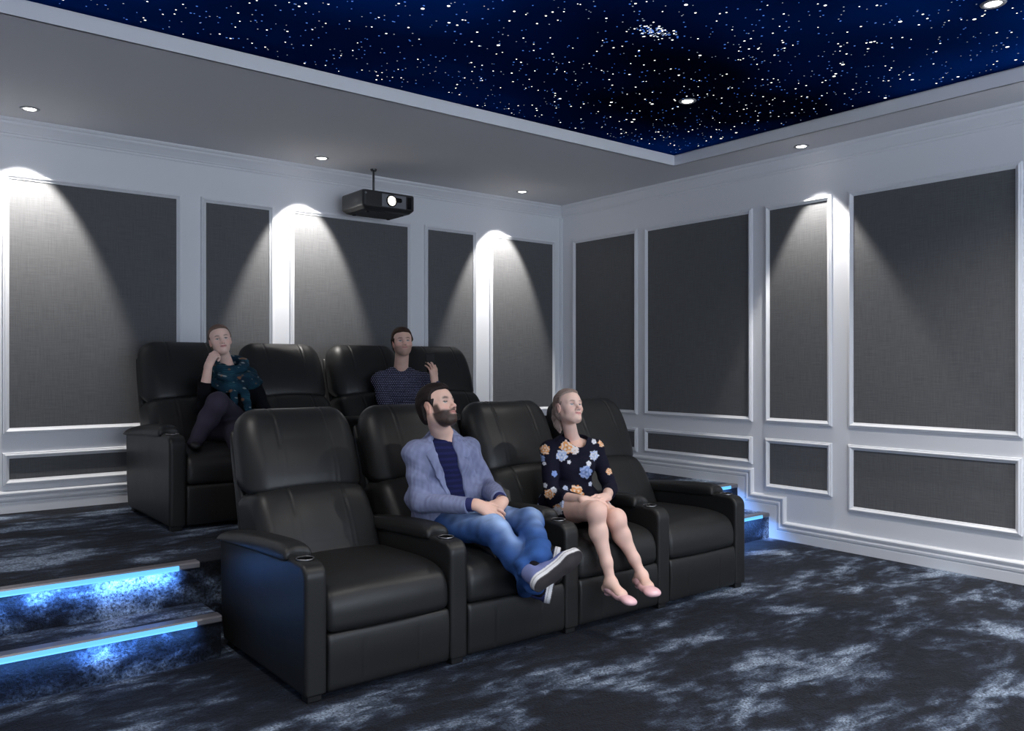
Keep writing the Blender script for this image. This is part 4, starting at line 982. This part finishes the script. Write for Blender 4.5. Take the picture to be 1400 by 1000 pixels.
# ---------------------------------------------------------------- woman with scarf, back row
def woman_scarf():
    hf=nz((-.18,-.90,.16)); fr=frame_fu(V3(1.8141,5.2500,1.4620),hf,(-.16,.05,1),.84)
    nk=V3(1.915,5.36,1.268); Rs,Ls=V3(1.775,5.375,1.200),V3(2.060,5.350,1.195); Re,Le=V3(1.680,5.19,1.035),V3(2.130,5.27,.960)
    Rw,Lw=V3(1.7043,5.1400,1.3045),V3(2.06,5.06,.93)
    Rh,Lh=V3(1.85,5.35,.895),V3(2.00,5.35,.895); Lk=V3(1.7214,5.0200,1.0791); La=V3(1.5672,4.9700,0.8486); Rk=V3(1.80,4.92,.895); Ra=V3(1.765,4.70,.50)
    hd=head_field(fr,nk,True,smile=1.4).mesh(.0028,colf=head_col(fr,SK_W,(.14,.08,.06),(.08,.10,.11),(.55,.18,.18)))
    sk=skin_col(SK_W)
    rh=hand(Rw,V3(1.7524,5.1500,1.3950)-Rw,(-.80,-.50,.1),1,[.6,.9,1.1,1.15],.85,.5,.2,elbow=Re)
    lh=hand(Lw,V3(-.5,-.8,.0),(0,-.2,.95),-1,[.3,.3,.3,.3],.82,.5,.3,elbow=Le)
    s=Sdf(); s.cap(ip(Rk,Ra,.7),Ra,.036,.030,k=.02); s.cap(Ra,Ra+V3(0.,.0,-.07),.030,.034,k=.02); s.cap(Ra+V3(0,0,-.08),Ra+V3(-.01,-.13,-.095),.030,.024,k=.02)
    s.cap(Re,Rw,.038,.024,k=.01)
    foot=s.mesh(.004,colf=sk)
    co=core([(Rs,Ls,.035,.035),((Rs+Ls)/2,nk,.035,.035),((Rs+Ls)/2,(Rh+Lh)/2,.075,.07),(Rh,Lh,.065,.065),(Rs,Re,.03,.028),(Re,Rw,.026,.02),(Ls,Le,.03,.028),(Le,Lw,.026,.02),(Rh,Rk,.05,.04),(Rk,Ra,.038,.03),(Lh,Lk,.05,.04),(Lk,La,.038,.028)])
    o=person([hd,rh.mesh(.0026,colf=sk),lh.mesh(.003,colf=sk),foot,co],'woman in teal scarf and black top with crossed legs, hand at her chin, back row')
    h=hair_field(fr,.007,FLINE,True); h.ell((0,-.112,.03),(.030,.026,.030),k=.015)
    mesh_child('hair',h.mesh(.0032,colf=hair_col(fr,(.13,.080,.065),(.30,.20,.16)),disp=hair_disp(fr,.0008)),HAIRM,o)
    s=Sdf(); torso(s,Rs,Ls,Rh,Lh,nk,.052,.112,.100,.10)
    s.cap(Rs,Re,.050,.043,k=.03); s.cap(Re,ip(Re,Rw,.62),.043,.036,k=.012); s.cap(Ls,Le,.052,.045,k=.03); s.cap(Le,Lw,.044,.034,k=.012); limb_end(s,Re,ip(Re,Rw,.62),.06)
    mesh_child('sweater',s.mesh(.005,colf=lambda W:np.tile(np.array((.0045,.0045,.007)),(len(W),1)),disp=lambda W:folds(W,.004,26,4)),CLOTH,o)
    s=Sdf(); s.cap(Rh,Lh,.105,.105,k=.04); s.cap(Lh,Lk,.088,.062,k=.03); s.cap(Lk,ip(Lk,La,.4),.062,.060,k=.03); s.cap(ip(Lk,La,.4),La,.060,.040,k=.02)
    s.cap(Rh,Rk,.090,.064,k=.03); s.cap(Rk,ip(Rk,Ra,.72),.064,.044,k=.03)
    def tc(W): return np.tile(np.array((.042,.037,.056)),(len(W),1))*(1+.12*snoise(W,40,2)[:,None])
    mesh_child('trousers',s.mesh(.005,colf=tc,disp=lambda W:folds(W,.002,30,8)),CLOTH,o)
    # left shoe (crossed leg) and right shoe
    for a,fd,hh in ((La,V3(-.25,-1,0),La[2]-.823),(Ra+V3(0,0,-.015),V3(-.1,-1,-.02),.105)):
        f=nz(fd); dn=V3(0,0,-1)
        hl=a+dn*hh-f*.045; fs=shoe_frame(hl,hl+f*.23,dn,.235); s=Sdf(fs)
        s.cap((0,.04,.022),(0,.20,.018),.032,.030,k=.02,flat=((0,0,1),.7)); s.cap((0,.04,.03),(0,.05,.05),.032,.030,k=.02); s.cap((0,.04,.075),(0,.12,.062),.024,.020,k=.005,op='s')
        mesh_child('shoe',s.mesh(.004,colf=lambda W:np.tile(np.array((.012,.011,.012)),(len(W),1))),SHOEM,o)
    # scarf: two loops round the neck, shawl over her left shoulder, hanging ends
    s=Sdf(); cN=V3(1.918,5.322,1.272)
    def loop(c,rx,ry,dz,r,tw,k=.012):
        pts=[]
        for i in range(25):
            a=2*math.pi*i/24; pts.append(c+V3(rx*math.cos(a),ry*math.sin(a),dz*math.sin(a)+tw*math.cos(a)))
        s.line(pts,r,k=k)
    loop(cN+V3(0,-.01,.036),.070,.072,.030,.027,.016); loop(cN+V3(0,-.015,-.005),.098,.090,.045,.028,-.015); loop(cN+V3(.01,-.02,-.040),.118,.100,.050,.026,.020)
    s.line([V3(1.7444,5.2200,1.2040),V3(1.8047,5.1700,1.1630),V3(1.8970,5.1700,1.1661),V3(2.0030,5.2000,1.1920),V3(2.0652,5.2600,1.1950)],[.020,.030,.034,.036,.028],k=.02)
    s.line([V3(1.7888,5.1900,1.2360),V3(1.8737,5.1700,1.2125),V3(1.9695,5.2000,1.2251),V3(2.0485,5.2800,1.2044)],[.02,.03,.034,.03],k=.015)
    for pts,r in (([(1.8573,5.1500,1.1763),(1.8592,5.1300,1.0989),(1.8694,5.1200,1.0213),(1.8787,5.1200,0.9753)],[.026,.022,.018,.014]),([(1.9261,5.1600,1.1751),(1.9374,5.1400,1.0967),(1.9524,5.1300,1.0273),(1.9666,5.1300,0.9575)],[.028,.026,.022,.018])):
        s.line([V3(*q) for q in pts],r,k=.01,flat=(nz((0,-1,.2)),.6))
    def sc_(W):
        n=snoise(W,55,1); n2=snoise(W*np.array([1,1,2.4]),120,2)
        C=np.tile(np.array((.008,.036,.060)),(len(W),1)); C=mix(C,(.022,.090,.125),sstep(.0,1.0,n)*(.5+.5*np.sin(W[:,2]*520+3*n))); C=mix(C,(.005,.018,.035),sstep(.1,1.2,-n)*.8); C=mix(C,(.30,.34,.32),sstep(1.05,1.6,n2)*.7); C=mix(C,(.35,.16,.06),sstep(1.2,1.7,snoise(W,90,12))*.6)
        return C
    mesh_child('scarf',s.mesh(.0036,colf=sc_,disp=lambda W:folds(W,.0045,60,6,(.2,0,1),1.2)),CLOTH,o)
woman_scarf()

# ---------------------------------------------------------------- man with phone, back row
def man_phone():
    hf=nz((-.34,-.90,.20)); fr=frame_fu(V3(3.1579,5.2700,1.4722),hf,(.0,.14,1),.90)
    fwd=nz((-.42,-.905,0)); lf=nz((.905,-.42,0)); c=V3(3.215,5.37,1.195)
    nk=V3(3.205,5.37,1.255); Rs,Ls=c-.165*lf,c+.160*lf; Re,Le=V3(3.01,5.235,.975),V3(3.40,5.165,1.005)
    Rw=V3(3.24,5.06,1.03); Lw=V3(3.3154,5.0800,1.1933)
    pc=V3(3.20,5.38,.905); Rh,Lh=pc-.085*lf,pc+.085*lf; Rk,Lk=V3(3.02,4.95,.93),V3(3.25,4.93,.93); Ra,La=V3(3.0,4.72,.50),V3(3.22,4.70,.50)
    hd=head_field(fr,nk,smile=1.2).mesh(.0028,colf=head_col(fr,(.74,.48,.39),(.10,.05,.03),(.07,.08,.08),(.48,.20,.18),beard=.45,beardc=(.16,.085,.055)))
    sk=skin_col(SK_M)
    fd=nz(V3(3.2773,5.0700,1.3372)-Lw); hn=nz((-.35,-.90,0))
    lh=hand(Lw,fd+V3(.05,-.03,.10),(.15,-.95,-.1),-1,[(.55,.55,.25),(.5,.55,.25),(.5,.5,.25),(.45,.5,.3)],.95,1.4,.2,elbow=Le)
    rh=hand(Rw,V3(.8,-.3,-.3),(0,-.6,.7),1,[.4,.4,.4,.4],.88,.4,.3,elbow=Re)
    co=core([(Rs,Ls,.04,.04),((Rs+Ls)/2,nk,.045,.045),((Rs+Ls)/2,(Rh+Lh)/2,.085,.075),(Rh,Lh,.07,.07),(Rs,Re,.032,.03),(Re,Rw,.028,.022),(Ls,Le,.032,.03),(Le,Lw,.026,.022),(Rh,Rk,.06,.045),(Rk,Ra,.042,.034),(Lh,Lk,.06,.045),(Lk,La,.042,.034)])
    o=person([hd,lh.mesh(.0026,colf=sk),rh.mesh(.003,colf=sk),co],'brown-haired man in dotted navy sweater raising a phone in his left hand, back row')
    h=hair_field(fr,.012,MLINE)
    mesh_child('hair',h.mesh(.0032,colf=hair_col(fr,(.035,.018,.013),(.11,.058,.038)),disp=hair_disp(fr,.0014)),HAIRM,o)
    s=Sdf(); torso(s,Rs,Ls,Rh,Lh,nk,.060,.128,.118,.105,fwd=fwd)
    s.cap(Rs,Re,.058,.050,k=.03); s.cap(Re,ip(Re,Rw,.9),.050,.038,k=.012); s.cap(Ls,Le,.056,.049,k=.03); s.cap(Le,ip(Le,Lw,.66),.048,.038,k=.012); limb_end(s,Le,ip(Le,Lw,.66),.06)
    s.cap(nk+(0,0,.0),nk+(0,.0,-.02),.066,.074,k=.01); s.cap(nk+(0,0,.05),nk+fwd*.02+(0,0,.005),.060,.057,k=.004,op='s')
    e1=lf
    def pc_(W):
        u=(W@e1)*78; v=W[:,2]*78; row=np.floor(v); fu=(u+(row%2)*.5)%1-.5; fv=v%1-.5
        C=np.tile(np.array((.012,.013,.032)),(len(W),1)); m=(fu**2+fv**2)<.25**2; C[m]=(.30,.31,.45)
        cm=np.sum((W-(nk+(0,0,-.005)))**2,1)<.076**2; C[cm&(W[:,2]>nk[2]-.045)]=(.012,.013,.032)
        return C
    m=s.mesh(.0028,colf=pc_,disp=lambda W:folds(W,.004,24,3,(.3,.2,1)))
    mesh_child('sweater',m,CLOTH,o)
    s=Sdf(); s.cap(Rh,Lh,.105,.105,k=.04)
    for h_,k_,a_ in ((Rh,Rk,Ra),(Lh,Lk,La)): s.cap(h_,k_,.090,.065,k=.03); s.cap(k_,a_,.062,.050,k=.03)
    mesh_child('trousers',s.mesh(.006,colf=lambda W:np.tile(np.array((.02,.022,.035)),(len(W),1))),CLOTH,o)
    for a in (Ra,La):
        hl=V3(a[0],a[1]+.05,.376); fs=shoe_frame(hl,hl+V3(-.02,-.26,0),(0,0,-1),.265); sneaker(fs,o,(.03,.03,.035),(.03,.03,.03),(.2,.2,.2),SHOEM)
    q=ip(Le,Lw,.90); d=nz(Lw-Le); s=Sdf(); s.cap(q-d*.03,q+d*.03,.0305,.030,k=.002); slab_cut(s,q-d*.012,q+d*.012,0,1)
    s.rbox(q+nz((.3,-.9,0))*.029,(.017,.006,.017),.004,.003)
    mesh_child('wristwatch',s.mesh(.0025,colf=lambda W:np.tile(np.array((.03,.03,.10)),(len(W),1))),SHOEM,o)
    # phone held in the hand
    n=nz((-.35,-.93,.05)); f=nz((-.10,.0,1)); n=nz(n-f*(n@f)); sd=np.cross(n,f)
    pcn=V3(3.2967,5.1000,1.3267)
    root=empty('smartphone',tuple(pcn)); tag(root,'black smartphone held up in the hand of the man in the back row','phone')
    M=Matrix((( *sd,),( *f,),( *n,))).transposed().to_4x4(); root.rotation_euler=(M).to_euler()
    bm=bmesh.new(); box(bm,-.034,.034,-.068,.068,-.004,.004,.0035,3); bm_obj('phone_body',bm,simple('phone_black',(.008,.008,.009),.55,spec=.15),root)
    bm=bmesh.new(); box(bm,-.031,.031,-.064,.064,-.0052,-.0041); bm_obj('phone_screen',bm,simple('phone_glass',(.004,.004,.006),.5,spec=.15),root)
man_phone()

# CAMERA
cd=bpy.data.cameras.new('camera'); cam=bpy.data.objects.new('camera',cd); COL.objects.link(cam)
cam.location=(0,0,HC); cam.rotation_euler=(math.pi/2,0,-YAW)
cd.sensor_fit='HORIZONTAL'; cd.sensor_width=36; cd.lens=36*FPX/1400; cd.shift_y=(CY-500)/1400; cd.clip_start=.01
SC.camera=cam
w=bpy.data.worlds.new('world'); SC.world=w; w.use_nodes=True; w.node_tree.nodes['Background'].inputs[0].default_value=(.02,.025,.04,1); w.node_tree.nodes['Background'].inputs[1].default_value=1
vs=SC.view_settings; vs.view_transform='Standard'; vs.look='None'; vs.gamma=1; vs.use_curve_mapping=False; vs.exposure=.25
SC.cycles.use_denoising=True
SC.cycles.max_bounces=8
